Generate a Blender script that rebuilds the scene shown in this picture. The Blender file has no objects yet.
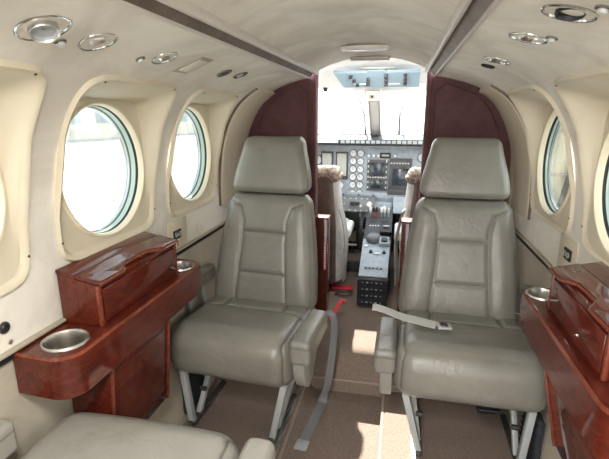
import bpy, bmesh, math, random
from mathutils import Vector, Matrix, noise
random.seed(7)
COL = bpy.context.scene.collection
PI = math.pi
V = Vector

# ------------------------------------------------------------------ materials
def nodemat(name):
    m = bpy.data.materials.new(name); m.use_nodes = True
    nt = m.node_tree
    b = nt.nodes['Principled BSDF']
    return m, nt, b

def add_noise(nt, scale, detail=4, dist=0.0, vec=None, rough=0.6):
    n = nt.nodes.new('ShaderNodeTexNoise')
    n.inputs['Scale'].default_value = scale
    n.inputs['Detail'].default_value = detail
    n.inputs['Distortion'].default_value = dist
    n.inputs['Roughness'].default_value = rough
    if vec: nt.links.new(vec, n.inputs['Vector'])
    return n

def mottled(name, c1, c2, scale=8, rough=0.6, bump=0.0, bscale=200, metallic=0.0, coat=0.0, lo=0.35, hi=0.65, spec=0.5, sheen=0.0, stretch=None):
    m, nt, b = nodemat(name)
    tc = nt.nodes.new('ShaderNodeTexCoord')
    vec = tc.outputs['Object']
    if stretch:
        mp = nt.nodes.new('ShaderNodeMapping'); mp.inputs['Scale'].default_value = stretch
        nt.links.new(vec, mp.inputs['Vector']); vec = mp.outputs['Vector']
    n = add_noise(nt, scale, 6, 0.6, vec)
    r = nt.nodes.new('ShaderNodeValToRGB')
    r.color_ramp.elements[0].position = lo; r.color_ramp.elements[0].color = (*c1, 1)
    r.color_ramp.elements[1].position = hi; r.color_ramp.elements[1].color = (*c2, 1)
    nt.links.new(n.outputs['Fac'], r.inputs['Fac'])
    nt.links.new(r.outputs['Color'], b.inputs['Base Color'])
    b.inputs['Roughness'].default_value = rough
    b.inputs['Metallic'].default_value = metallic
    b.inputs['Coat Weight'].default_value = coat
    b.inputs['Coat Roughness'].default_value = 0.06
    b.inputs['Specular IOR Level'].default_value = spec
    b.inputs['Sheen Weight'].default_value = sheen
    if bump:
        n2 = add_noise(nt, bscale, 3, 0.0, tc.outputs['Object'])
        bp = nt.nodes.new('ShaderNodeBump'); bp.inputs['Strength'].default_value = bump
        bp.inputs['Distance'].default_value = 0.003
        nt.links.new(n2.outputs['Fac'], bp.inputs['Height'])
        nt.links.new(bp.outputs['Normal'], b.inputs['Normal'])
    return m

def flat(name, c, rough=0.5, metallic=0.0, coat=0.0, spec=0.5):
    d = [max(0, v * 0.94) for v in c]
    return mottled(name, d, c, 30, rough, 0.0, 200, metallic, coat, 0.3, 0.7, spec)

def leather(name, c1, c2, rough=0.32):
    m, nt, b = nodemat(name)
    tc = nt.nodes.new('ShaderNodeTexCoord')
    n = add_noise(nt, 5, 5, 0.4, tc.outputs['Object'])
    r = nt.nodes.new('ShaderNodeValToRGB')
    r.color_ramp.elements[0].position = 0.35; r.color_ramp.elements[0].color = (*c1, 1)
    r.color_ramp.elements[1].position = 0.65; r.color_ramp.elements[1].color = (*c2, 1)
    nt.links.new(n.outputs['Fac'], r.inputs['Fac'])
    at = nt.nodes.new('ShaderNodeAttribute'); at.attribute_name = 'seam'
    mx = nt.nodes.new('ShaderNodeMix'); mx.data_type = 'RGBA'
    nt.links.new(at.outputs['Fac'], mx.inputs['Factor'])
    nt.links.new(r.outputs['Color'], mx.inputs[6])
    mx.inputs[7].default_value = (0.075, 0.068, 0.055, 1)
    nt.links.new(mx.outputs[2], b.inputs['Base Color'])
    n3 = add_noise(nt, 18, 4, 1.5, tc.outputs['Object'])
    n4 = add_noise(nt, 420, 2, 0.0, tc.outputs['Object'])
    ad = nt.nodes.new('ShaderNodeMath'); ad.operation = 'MULTIPLY_ADD'
    ad.inputs[1].default_value = 0.12
    nt.links.new(n4.outputs['Fac'], ad.inputs[0]); nt.links.new(n3.outputs['Fac'], ad.inputs[2])
    bp = nt.nodes.new('ShaderNodeBump'); bp.inputs['Strength'].default_value = 0.45
    bp.inputs['Distance'].default_value = 0.006
    nt.links.new(ad.outputs[0], bp.inputs['Height'])
    nt.links.new(bp.outputs['Normal'], b.inputs['Normal'])
    b.inputs['Roughness'].default_value = rough
    return m

def wood(name, c1, c2, c3):
    m, nt, b = nodemat(name)
    tc = nt.nodes.new('ShaderNodeTexCoord')
    mp = nt.nodes.new('ShaderNodeMapping'); mp.inputs['Scale'].default_value = (9, 2.2, 9)
    nt.links.new(tc.outputs['Object'], mp.inputs['Vector'])
    n = add_noise(nt, 3.0, 8, 2.4, mp.outputs['Vector'], 0.68)
    r = nt.nodes.new('ShaderNodeValToRGB'); cr = r.color_ramp
    cr.elements[0].position = 0.3; cr.elements[0].color = (*c1, 1)
    cr.elements[1].position = 0.72; cr.elements[1].color = (*c3, 1)
    e = cr.elements.new(0.5); e.color = (*c2, 1)
    nt.links.new(n.outputs['Fac'], r.inputs['Fac'])
    n2 = add_noise(nt, 60, 3, 0.2, mp.outputs['Vector'])
    mx = nt.nodes.new('ShaderNodeMix'); mx.data_type = 'RGBA'; mx.blend_type = 'MULTIPLY'
    mx.inputs['Factor'].default_value = 0.35
    nt.links.new(r.outputs['Color'], mx.inputs[6]); nt.links.new(n2.outputs['Fac'], mx.inputs[7])
    nt.links.new(mx.outputs[2], b.inputs['Base Color'])
    b.inputs['Roughness'].default_value = 0.5
    b.inputs['Specular IOR Level'].default_value = 0.15
    b.inputs['Coat IOR'].default_value = 1.5
    b.inputs['Coat Weight'].default_value = 0.85
    b.inputs['Coat Roughness'].default_value = 0.04
    return m

M = {}
M['liner'] = mottled('suede headliner', (.63, .59, .525), (.77, .73, .66), 4.5, 0.95, 0.25, 160, lo=0.38, hi=0.58, spec=0.15)
M['cream'] = mottled('beige panel', (.59, .525, .405), (.64, .57, .445), 6, 0.5, 0.05, 300, lo=0.3, hi=0.7, spec=0.4)
M['ivory'] = flat('ivory rim', (.74, .66, .50), 0.4)
M['leather'] = leather('grey leather', (.170, .161, .141), (.213, .202, .178))
M['leather2'] = leather('lighter grey leather', (.235, .226, .199), (.285, .275, .244), 0.33)  # paler leather for the nearest seat
M['plastic'] = flat('grey plastic', (.27, .262, .235), 0.45)
M['wood'] = wood('polished mahogany', (.050, .0065, .0035), (.105, .0135, .006), (.165, .027, .010))
M['woodedge'] = wood('mahogany edge band', (.13, .024, .013), (.20, .042, .022), (.28, .072, .036))
M['burgundy'] = mottled('burgundy covering', (.072, .021, .024), (.128, .043, .046), 9, 0.65, 0.3, 90, lo=0.3, hi=0.7)
M['carpet'] = mottled('taupe carpet', (.145, .107, .086), (.25, .196, .162), 160, 0.97, 0.9, 260, lo=0.3, hi=0.72, spec=0.1)
M['carpet2'] = mottled('carpet edge binding', (.25, .20, .165), (.33, .275, .23), 160, 0.97, 0.5, 260, spec=0.1)
M['dado'] = mottled('lower side panel', (.38, .34, .27), (.46, .41, .33), 5, 0.7, 0.1, 220, spec=0.3)  # darker beige; stands in for shade on the lower walls
M['steel'] = mottled('brushed steel', (.55, .53, .50), (.72, .70, .67), 40, 0.28, metallic=1.0, stretch=(1, 1, .05))
M['chrome'] = flat('chrome', (.46, .46, .46), 0.16, 1.0)
M['paint'] = flat('grey painted metal', (.36, .375, .38), 0.42)
M['darkmetal'] = flat('dark metal', (.06, .055, .05), 0.5, 0.4)
M['rail'] = flat('pale rail', (.62, .57, .52), 0.35)
M['brown'] = mottled('brown slot', (.125, .092, .073), (.18, .138, .112), 12, 0.6)
M['black'] = flat('black plastic', (.012, .012, .013), 0.45)
M['blackbag'] = mottled('black cloth', (.008, .009, .014), (.022, .024, .034), 50, 0.85, 0.6, 120)
M['rubber'] = flat('black gasket', (.006, .006, .007), 0.5)
M['teal'] = flat('pale green acrylic edge', (.44, .56, .52), 0.15)
M['tealdark'] = flat('dark acrylic edge', (.09, .12, .115), 0.2)
M['silver'] = flat('silver ring', (.55, .57, .57), 0.3, 0.6)
M['white'] = flat('white paint', (.78, .78, .77), 0.4)
M['webbing'] = mottled('grey webbing', (.15, .155, .165), (.22, .225, .24), 300, 0.8, 0.4, 400)
M['webbing2'] = mottled('light grey webbing', (.38, .375, .35), (.46, .455, .43), 300, 0.75, 0.4, 400)
M['panel'] = mottled('blue grey instrument panel', (.27, .32, .37), (.36, .415, .47), 25, 0.5)
M['panelblue'] = flat('light blue switch panel', (.30, .41, .49), 0.45)
M['pedestal'] = mottled('dark grey pedestal', (.035, .037, .04), (.08, .082, .088), 60, 0.5)
M['dial'] = flat('dial face', (.60, .63, .65), 0.3)
M['dialdark'] = flat('dial dark', (.12, .13, .14), 0.35)
M['screen'] = mottled('dark screen', (.012, .016, .022), (.05, .065, .085), 50, 0.15)
M['cover'] = flat('screen cover', (.42, .43, .41), 0.5)
M['glare'] = mottled('glareshield', (.022, .024, .027), (.045, .048, .052), 30, 0.7)
M['pilotback'] = mottled('brown seat back', (.105, .072, .062), (.15, .105, .09), 14, 0.75, 0.3, 120)
M['pilotside'] = mottled('pale grey seat cover', (.48, .475, .46), (.62, .615, .60), 14, 0.8, 0.4, 120)
M['fleece'] = mottled('tan sheepskin', (.21, .16, .125), (.50, .44, .38), 60, 1.0, 1.0, 90, lo=0.38, hi=0.66, spec=0.05)
M['red'] = flat('red strap', (.55, .02, .03), 0.5)
M['redlev'] = flat('red lever', (.50, .06, .04), 0.4)
M['levwhite'] = flat('pale knob', (.66, .66, .64), 0.35)
M['tan'] = flat('tan plate', (.40, .34, .28), 0.5)
M['lens'] = flat('lamp lens', (.62, .60, .56), 0.2)
M['apron'] = mottled('concrete apron', (.40, .40, .40), (.54, .53, .51), .6, 0.9)
M['hangar'] = mottled('beige building', (.70, .65, .56), (.78, .73, .65), .4, 0.8)
M['hwin'] = flat('building window', (.38, .42, .45), 0.3)
M['hangar2'] = mottled('beige hangar sheet', (.50, .43, .32), (.60, .52, .39), 1.2, 0.8)
M['hwin2'] = flat('dark brace', (.16, .14, .12), 0.6)
M['winglass'] = None

def glassmat(name, tint):
    m, nt, b = nodemat(name)
    nt.nodes.remove(b)
    out = nt.nodes['Material Output']
    t = nt.nodes.new('ShaderNodeBsdfTransparent'); t.inputs['Color'].default_value = (*tint, 1)
    g = nt.nodes.new('ShaderNodeBsdfGlossy'); g.inputs['Roughness'].default_value = 0.03
    fr = nt.nodes.new('ShaderNodeFresnel'); fr.inputs['IOR'].default_value = 1.3
    tc = nt.nodes.new('ShaderNodeTexCoord')
    n = add_noise(nt, 4, 3, 0, tc.outputs['Object'])
    mu = nt.nodes.new('ShaderNodeMath'); mu.operation = 'MULTIPLY'
    nt.links.new(n.outputs['Fac'], mu.inputs[0]); nt.links.new(fr.outputs['Fac'], mu.inputs[1])
    mix = nt.nodes.new('ShaderNodeMixShader')
    nt.links.new(mu.outputs[0], mix.inputs[0]); nt.links.new(t.outputs[0], mix.inputs[1]); nt.links.new(g.outputs[0], mix.inputs[2])
    nt.links.new(mix.outputs[0], out.inputs['Surface'])
    return m
M['winglass'] = glassmat('tinted acrylic', (.66, .69, .68))  # tint added to hold down the brightness of the view outside
M['screenglass'] = glassmat('clear acrylic', (.95, .97, .97))

# ------------------------------------------------------------------ helpers
def empty(name, loc, rz=0.0):
    o = bpy.data.objects.new(name, None); COL.objects.link(o)
    o.empty_display_size = 0.05
    o.location = loc; o.rotation_euler = (0, 0, rz)
    return o

def tag(o, label=None, cat=None, group=None, kind=None):
    if label: o['label'] = label
    if cat: o['category'] = cat
    if group: o['group'] = group
    if kind: o['kind'] = kind
    return o

def thing(name, label, cat, loc=(0, 0, 0), rz=0.0, group=None):
    return tag(empty(name, loc, rz), label, cat, group)

def obj(name, bm, mats, parent=None, smooth=40, loc=None, label=None, seam=None):
    me = bpy.data.meshes.new(name)
    bmesh.ops.recalc_face_normals(bm, faces=bm.faces[:])
    bm.to_mesh(me); bm.free()
    if not isinstance(mats, (list, tuple)): mats = [mats]
    for k in mats: me.materials.append(M[k] if isinstance(k, str) else k)
    if smooth:
        for p in me.polygons: p.use_smooth = True
        if smooth < 180: me.set_sharp_from_angle(angle=math.radians(smooth))
    if seam is not None:
        a = me.attributes.new('seam', 'FLOAT', 'POINT')
        for i, v in enumerate(seam): a.data[i].value = v
    o = bpy.data.objects.new(name, me); COL.objects.link(o)
    if parent: o.parent = parent
    if loc: o.location = loc
    if label: o['label'] = label
    return o

def settle(o):
    """put the origin of a one-mesh thing at its lowest centre"""
    me = o.data
    xs = [v.co for v in me.vertices]
    c = V(((min(v.x for v in xs) + max(v.x for v in xs)) / 2, (min(v.y for v in xs) + max(v.y for v in xs)) / 2, min(v.z for v in xs)))
    me.transform(Matrix.Translation(-c)); o.location = V(o.location) + c
    return o

def box(bm, c, s, bev=0.0, rot=None, mi=0, seg=2):
    r = bmesh.ops.create_cube(bm, size=1.0)
    vs = r['verts']
    bmesh.ops.scale(bm, vec=s, verts=vs)
    fs = set(f for v in vs for f in v.link_faces)
    if bev > 0:
        es = list(set(e for v in vs for e in v.link_edges))
        rr = bmesh.ops.bevel(bm, geom=es, offset=min(bev, min(s) * 0.49), segments=seg, profile=0.5, affect='EDGES')
        fs = set(rr['faces']) | set(f for f in fs if f.is_valid)
        vs = list(set(v for f in fs for v in f.verts))
        fs = set(f for v in vs for f in v.link_faces)
    if rot is not None: bmesh.ops.transform(bm, matrix=rot, verts=vs)
    bmesh.ops.translate(bm, vec=c, verts=vs)
    for f in fs: f.material_index = mi
    return vs

def frame(d):
    d = V(d).normalized()
    a = V((0, 0, 1)) if abs(d.z) < 0.9 else V((0, 1, 0))
    u = a.cross(d).normalized()
    return u, d.cross(u).normalized(), d

def lathe(bm, o, d, prof, n=32, mis=None, cap0=False, cap1=False):
    """prof: list of (along, radius)"""
    u, w, d = frame(d); o = V(o); rings = []
    for (h, r) in prof:
        rings.append([bm.verts.new(o + d * h + (u * math.cos(2 * PI * k / n) + w * math.sin(2 * PI * k / n)) * r) for k in range(n)])
    for i in range(len(rings) - 1):
        for k in range(n):
            f = bm.faces.new((rings[i][k], rings[i][(k + 1) % n], rings[i + 1][(k + 1) % n], rings[i + 1][k]))
            f.material_index = mis[i] if mis else 0
    if cap0: bm.faces.new(rings[0]).material_index = mis[0] if mis else 0
    if cap1: bm.faces.new(rings[-1]).material_index = mis[-1] if mis else 0

def bar(bm, p0, p1, w, t, side=(1, 0, 0), mi=0, bev=0.003):
    """rectangular bar: w along the side vector, t across"""
    p0, p1 = V(p0), V(p1); d = (p1 - p0); L = d.length; d.normalize()
    s = V(side); s = (s - d * s.dot(d)).normalized(); q = d.cross(s)
    m = Matrix((s, q, d)).transposed().to_4x4()
    box(bm, (p0 + p1) / 2, (w, t, L), bev, m, mi)

def tube(bm, pts, r, n=8, mi=0, caps=True):
    pts = [V(p) for p in pts]; rings = []
    for i, p in enumerate(pts):
        d = (pts[min(i + 1, len(pts) - 1)] - pts[max(i - 1, 0)])
        u, w, _ = frame(d)
        rings.append([bm.verts.new(p + (u * math.cos(2 * PI * k / n) + w * math.sin(2 * PI * k / n)) * r) for k in range(n)])
    for i in range(len(rings) - 1):
        for k in range(n):
            bm.faces.new((rings[i][k], rings[i][(k + 1) % n], rings[i + 1][(k + 1) % n], rings[i + 1][k])).material_index = mi
    if caps:
        bm.faces.new(rings[0]).material_index = mi; bm.faces.new(rings[-1]).material_index = mi

def spline(pts, n=8):
    pts = [V(p) for p in pts]; out = []
    for i in range(len(pts) - 1):
        p0 = pts[max(i - 1, 0)]; p1 = pts[i]; p2 = pts[i + 1]; p3 = pts[min(i + 2, len(pts) - 1)]
        for k in range(n):
            t = k / n
            out.append(0.5 * ((2 * p1) + (p2 - p0) * t + (2 * p0 - 5 * p1 + 4 * p2 - p3) * t * t + (3 * p1 - p0 - 3 * p2 + p3) * t ** 3))
    out.append(pts[-1]); return out

def ribbon(bm, pts, w, t, side, mi=0, sides=None):
    """flat strap of width w along the side vector and thickness t"""
    pts = [V(p) for p in pts]; rings = []
    for i, p in enumerate(pts):
        d = (pts[min(i + 1, len(pts) - 1)] - pts[max(i - 1, 0)]).normalized()
        s = V(side) if sides is None else V(sides[0]).lerp(V(sides[1]), i / (len(pts) - 1))
        s = (s - d * s.dot(d)).normalized(); q = d.cross(s)
        rings.append([bm.verts.new(p + s * a * w / 2 + q * b * t / 2) for a, b in ((-1, -1), (1, -1), (1, 1), (-1, 1))])
    for i in range(len(rings) - 1):
        for k in range(4):
            bm.faces.new((rings[i][k], rings[i][(k + 1) % 4], rings[i + 1][(k + 1) % 4], rings[i + 1][k])).material_index = mi
    bm.faces.new(rings[0]); bm.faces.new(rings[-1])

def axis_samples(h, r, n, k=5):
    a = [-(h - r) - r * math.tan(PI / 4 * (1 - i / k)) for i in range(k)]
    m = [-(h - r) + 2 * (h - r) * i / n for i in range(n + 1)]
    return a + m + [-x for x in reversed(a)]

def rbox(hx, hy, hz, r, n, warp=None, k=5):
    """rounded box on a regular grid; warp(p, raw) -> (point, seam)"""
    bm = bmesh.new()
    ax = [axis_samples(h, r, c, k) for h, c in zip((hx, hy, hz), n)]
    N = [len(a) - 1 for a in ax]
    vs = {}; seam = []
    def vert(i, j, l):
        key = (i, j, l)
        if key not in vs:
            raw = V((ax[0][i], ax[1][j], ax[2][l]))
            inn = V(tuple(max(-(h - r), min(h - r, c)) for h, c in zip((hx, hy, hz), raw)))
            d = raw - inn
            p = inn + d.normalized() * r if d.length > 1e-9 else raw.copy()
            s = 0.0
            if warp: p, s = warp(p, raw)
            vs[key] = bm.verts.new(p); seam.append(s)
        return vs[key]
    for a in range(3):
        b, c = (a + 1) % 3, (a + 2) % 3
        for e in (0, N[a]):
            for i in range(N[b]):
                for j in range(N[c]):
                    q = []
                    for (di, dj) in ((0, 0), (1, 0), (1, 1), (0, 1)):
                        ix = [0, 0, 0]; ix[a] = e; ix[b] = i + di; ix[c] = j + dj
                        q.append(vert(*ix))
                    bm.faces.new(q if e else q[::-1])
    return bm, seam

def prism(bm, outline, to3d, t, mi=0, bev=0.0):
    """outline: list of 2D; to3d(u, v, h) -> point, extruded for h in (0, t)"""
    a = [bm.verts.new(to3d(u, v, 0)) for u, v in outline]
    b = [bm.verts.new(to3d(u, v, t)) for u, v in outline]
    fs = [bm.faces.new(a), bm.faces.new(b[::-1])]
    for k in range(len(a)):
        fs.append(bm.faces.new((a[k], b[k], b[(k + 1) % len(a)], a[(k + 1) % len(a)])))
    for f in fs: f.material_index = mi
    if bev:
        es = [e for e in set(e for f in fs[:2] for e in f.edges)]
        bmesh.ops.bevel(bm, geom=es, offset=bev, segments=2, profile=0.5, affect='EDGES')

def seglen(p, a, b):
    ax, ay = a; bx, by = b; px, py = p
    dx, dy = bx - ax, by - ay
    t = max(0, min(1, ((px - ax) * dx + (py - ay) * dy) / (dx * dx + dy * dy + 1e-12)))
    return math.hypot(px - ax - t * dx, py - ay - t * dy)
def polydist(p, lines):
    return min(seglen(p, l[i], l[i + 1]) for l in lines for i in range(len(l) - 1))

# ------------------------------------------------------------------ cabin section
PROF = [(0.0, .645), (.10, .662), (.30, .678), (.50, .686), (.69, .690), (.82, .690), (.90, .688), (1.00, .680), (1.07, .669), (1.13, .652),
        (1.18, .632), (1.23, .606), (1.275, .575), (1.31, .540), (1.34, .498), (1.365, .444), (1.383, .385), (1.394, .342), (1.402, .303)]
def XW(z, sg=-1):
    x = XW0(z)
    return x + .024 * max(0.0, min(1.0, (x - .30) / .25)) if sg > 0 else x
def XW0(z):
    if z <= PROF[0][0]: return PROF[0][1]
    for i in range(len(PROF) - 1):
        z0, x0 = PROF[i]; z1, x1 = PROF[i + 1]
        if z <= z1:
            p = PROF[max(i - 1, 0)]; q = PROF[min(i + 2, len(PROF) - 1)]
            t = (z - z0) / (z1 - z0); h = z1 - z0
            m0 = (x1 - p[1]) / (z1 - p[0]) * h if z1 != p[0] else 0
            m1 = (q[1] - x0) / (q[0] - z0) * h
            return (2 * t**3 - 3 * t**2 + 1) * x0 + (t**3 - 2 * t**2 + t) * m0 + (-2 * t**3 + 3 * t**2) * x1 + (t**3 - t**2) * m1
    return PROF[-1][1]
def wall_normal(z, sg):
    e = 0.004
    t = V((XW(z + e, sg) - XW(z - e, sg), 0, 2 * e)).normalized()
    n = V((-t.z, 0, t.x))              # towards the cabin on the +x side
    return V((n.x * sg, 0, n.z))
def ZW(x, sg=-1):                             # height of the overhead at |x|
    lo, hi = 1.1, 1.402
    for _ in range(40):
        m = (lo + hi) / 2
        if XW(m, sg) > x: lo = m
        else: hi = m
    return lo
Y0, Y1 = -1.7, 2.30
ZC, RW = 1.060, 0.187                  # window centre height and radius
WY = {-1: [.603 + .553 * k for k in range(-3, 3)], 1: [.64 + .553 * k for k in range(-3, 3)]}
PHY, PZ0, PZ1 = .230, .832, 1.315

def side_wall(sg, name):
    bm = bmesh.new()
    pc, ph = (PZ0 + PZ1) / 2, (PZ1 - PZ0) / 2
    zs = [i * .05 for i in range(0, 14)] + [.685, .70, .75, .80] + [.825 + .0085 * i for i in range(0, 60)] + [1.34 + .005 * i for i in range(0, 13)] + [1.402]
    zs = sorted(set(round(z, 4) for z in zs))
    ys = [Y0, Y1] + [Y0 + .1 * i for i in range(40)]
    for c in WY[sg]: ys += [c + d * .008 for d in range(-31, 32)]
    ys = sorted(set(round(y, 4) for y in ys if Y0 <= y <= Y1))
    g = [[bm.verts.new((sg * XW(z, sg), y, z)) for z in zs] for y in ys]
    def inside(y, z):
        return any((abs(y - c) / (PHY - .004)) ** 8 + (abs(z - pc) / (ph - .004)) ** 8 < 1 for c in WY[sg])
    for i in range(len(ys) - 1):
        for j in range(len(zs) - 1):
            if all(inside(y, z) for y in ys[i:i + 2] for z in zs[j:j + 2]): continue
            f = bm.faces.new((g[i][j], g[i + 1][j], g[i + 1][j + 1], g[i][j + 1]))
            f.material_index = 1 if zs[j] < .68 else 0  # wall below the rail darker: its shading is put into the colour
    bmesh.ops.delete(bm, geom=[v for v in bm.verts if not v.link_faces], context='VERTS')
    return tag(obj(name, bm, ['liner', 'dado'], smooth=60), kind='structure')
side_wall(-1, 'wall_left'); side_wall(1, 'wall_right')

# ------------------------------------------------------------------ windows
def sgnpow(a, p): return math.copysign(abs(a) ** p, a)
def build_window(sg, yc, idx, screws):
    root = tag(empty('window_%d' % idx, (sg * .69, yc, ZC)), kind='structure')
    L = lambda x, y, z: V((sg * (x - .69), y - yc, z - ZC))
    N = 96; XP = .688 + (.018 if sg > 0 else 0)
    pc, ph = (PZ0 + PZ1) / 2, (PZ1 - PZ0) / 2
    def se(t, hy, hz, n, cz):
        return yc + hy * sgnpow(math.cos(t), 2 / n), cz + hz * sgnpow(math.sin(t), 2 / n)
    rings = []
    for k in range(N):
        t = 2 * PI * (k + .5) / N
        c, s = math.cos(t), math.sin(t); col = []
        for r, x in ((RW, XP + .016), (RW + .001, XP + .004), (RW + .004, XP - .003), (RW + .009, XP - .003), (RW + .012, XP + .003)):
            col.append(L(x, yc + r * c, ZC + r * s))
        y, z = se(t, .2025, .204, 7, ZC); col.append(L(XP + .003, y, z))
        y, z = se(t, .207, .212, 8, ZC + .003); x_ = XW(z, sg); col.append(L((XP + x_) / 2 + .001, y, z))
        y, z = se(t, PHY - .017, ph - .020, 8, pc); col.append(L(min(XW(z, sg) + .002, XP + .002), y, z))
        for e, h in ((.013, .005), (.009, .010), (.003, .011), (.0, .004), (-.001, -.004)):
            y, z = se(t, PHY - e, ph - e, 8, pc); n = wall_normal(z, 1); col.append(L(XW(z, sg) + n.x * h, y, z + n.z * h))
        rings.append(col)
    bm = bmesh.new()
    vv = [[bm.verts.new(p) for p in col] for col in rings]
    for k in range(N):
        for j in range(len(rings[0]) - 1):
            f = bm.faces.new((vv[k][j], vv[(k + 1) % N][j], vv[(k + 1) % N][j + 1], vv[k][j + 1]))
            f.material_index = 1 if j < 4 else 0
    obj('window_panel', bm, ['cream', 'ivory'], root, 55)
    bm = bmesh.new()
    prof = [(.014, RW + .003), (.018, RW + .001), (.025, RW + .001), (.025, RW - .001), (.028, RW - .002), (.040, RW - .003), (.041, RW - .005), (.045, RW - .005), (.046, RW - .006), (.058, RW - .007), (.058, RW + .02), (.014, RW + .02)]
    if sg > 0: prof = [(h if h < .027 else .025 + (h - .025) * .55, r) for h, r in prof]
    lathe(bm, L(XP, yc, ZC), (sg, 0, 0), prof, 72, [0, 0, 0, 1, 1, 2, 2, 3, 3, 4, 4])
    obj('window_frame', bm, ['rubber', 'teal', 'tealdark', 'silver', 'white'], root, 35)
    bm = bmesh.new()
    lathe(bm, L(XP + (.051 if sg < 0 else .038), yc, ZC), (sg, 0, 0), [(0, .0001), (0, RW - .007), (.003, RW - .007), (.003, .0001)], 64)
    obj('pane', bm, 'winglass', root, 30)
    if screws:
        for (dy, z) in ((-.170, 1.3045), (.170, 1.3045), (-.222, 1.05), (.222, 1.05), (-.222, .90), (.222, .90)):
            bm = bmesh.new(); n = wall_normal(z, 1)
            p = L(XW(z, sg) + n.x * .0095, yc + dy, z + n.z * .0095)
            nn = V((n.x * sg, 0, n.z))
            lathe(bm, p, nn, [(0, .0036), (.0018, .0033), (.0024, .0018)], 10, None, True, True)
            obj('screw', bm, 'darkmetal', root, 40)
    return root
idx = 1
for sg in (-1, 1):
    for k, yc in enumerate(WY[sg]):
        build_window(sg, yc, idx, k >= 3); idx += 1

# ------------------------------------------------------------------ ceiling centre, overhead slots
bm = bmesh.new()
g = []
for i in range(41):
    y = Y0 + (Y1 + .0 - Y0) * i / 40
    g.append([bm.verts.new((x, y, 1.434 + .058 * (1 - (abs(x) / .262) ** 2.4))) for x in [-.262 + .524 * j / 24 for j in range(25)]])
for i in range(40):
    for j in range(24): bm.faces.new((g[i][j], g[i + 1][j], g[i + 1][j + 1], g[i][j + 1]))
tag(obj('ceiling', bm, 'liner', smooth=80), kind='structure')
for i, sg in enumerate((-1, 1)):
    root = tag(empty('trim_%d' % (i + 1), (sg * .27, .3, 1.40)), kind='structure')
    ln = Y1 - Y0 - .06
    bm = bmesh.new()
    box(bm, (sg * .0145, 0, .019), (.046, ln, .004), 0, Matrix.Rotation(sg * .80, 4, 'Y'))
    obj('slot', bm, 'brown', root)
    bm = bmesh.new(); box(bm, (sg * .264 - sg * .27, 0, .024), (.013, ln, .024), .004); obj('inner_rail', bm, 'rail', root)
    bm = bmesh.new(); box(bm, (sg * .302 - sg * .27, 0, .000), (.008, ln, .012), .003); obj('outer_rail', bm, 'rail', root)

# ------------------------------------------------------------------ floor
AL, AR = -.205, .150                   # edges of the sunken aisle
SY = 1.80                              # the step up to the cockpit
bm = bmesh.new()
sec = [(-.72, 0), (AL - .012, 0), (AL - .004, -.002), (AL + .028, -.032), (AL + .036, -.035), (AR - .014, -.035), (AR - .006, -.032), (AR, -.004), (AR + .008, 0), (.72, 0)]
ys = [Y0 + (SY + .06 - Y0) * i / 40 for i in range(41)]
g = [[bm.verts.new((x, y, z)) for x, z in sec] for y in ys]
for i in range(40):
    for j in range(len(sec) - 1): bm.faces.new((g[i][j], g[i + 1][j], g[i + 1][j + 1], g[i][j + 1]))
prof = [(SY, -.05), (SY, .028), (SY + .004, .036), (SY + .012, .10), (SY + .020, .135), (SY + .034, .154), (SY + .055, .162), (SY + .09, .163), (2.4, .14), (3.6, .13)]
rows = [[bm.verts.new((x, y, z)) for y, z in prof] for x in [-.72 + 1.44 * i / 20 for i in range(21)]]
for i in range(20):
    for j in range(len(prof) - 1): bm.faces.new((rows[i][j], rows[i][j + 1], rows[i + 1][j + 1], rows[i + 1][j]))
tag(obj('floor', bm, 'carpet', smooth=50), kind='structure')
bm = bmesh.new(); tube(bm, [(-.6, SY - .002, .030), (.62, SY - .002, .030)], .006, 8)
tag(obj('trim_3', bm, 'carpet2'), kind='structure')
bm = bmesh.new(); tube(bm, [(AL - .008, Y0, .001), (AL - .008, SY, .001)], .006, 8)
tag(obj('trim_4', bm, 'carpet2'), kind='structure')
bm = bmesh.new(); tube(bm, [(AR - .004, Y0, -.006), (AR - .004, SY, -.006)], .007, 8)
tag(obj('trim_5', bm, 'carpet2'), kind='structure')
n = 6
for x in (-.595, -.245, .275, .64):    # seat tracks let into the floor
    root = tag(empty('trim_%d' % n, (x, .05, 0)), kind='structure')
    bm = bmesh.new(); box(bm, (0, 0, .0015), (.030, SY - .02 - Y0, .005), .001)
    box(bm, (-.012, 0, .005), (.005, SY - .02 - Y0, .004), 0); box(bm, (.012, 0, .005), (.005, SY - .02 - Y0, .004), 0)
    obj('track', bm, 'steel', root)
    n += 1
# dark rail along both walls below the windows
for sg in (-1, 1):
    bm = bmesh.new()
    xo = sg * .024 if sg > 0 else 0
    box(bm, (sg * .686 + xo, (Y0 + 2.28) / 2, .686), (.012, 2.28 - Y0, .014), .002)
    box(bm, (sg * .682 + xo, (Y0 + 2.28) / 2, .699), (.014, 2.28 - Y0, .008), .002, None, 1)
    tag(obj('trim_%d' % n, bm, ['black', 'dado']), kind='structure'); n += 1
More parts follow.
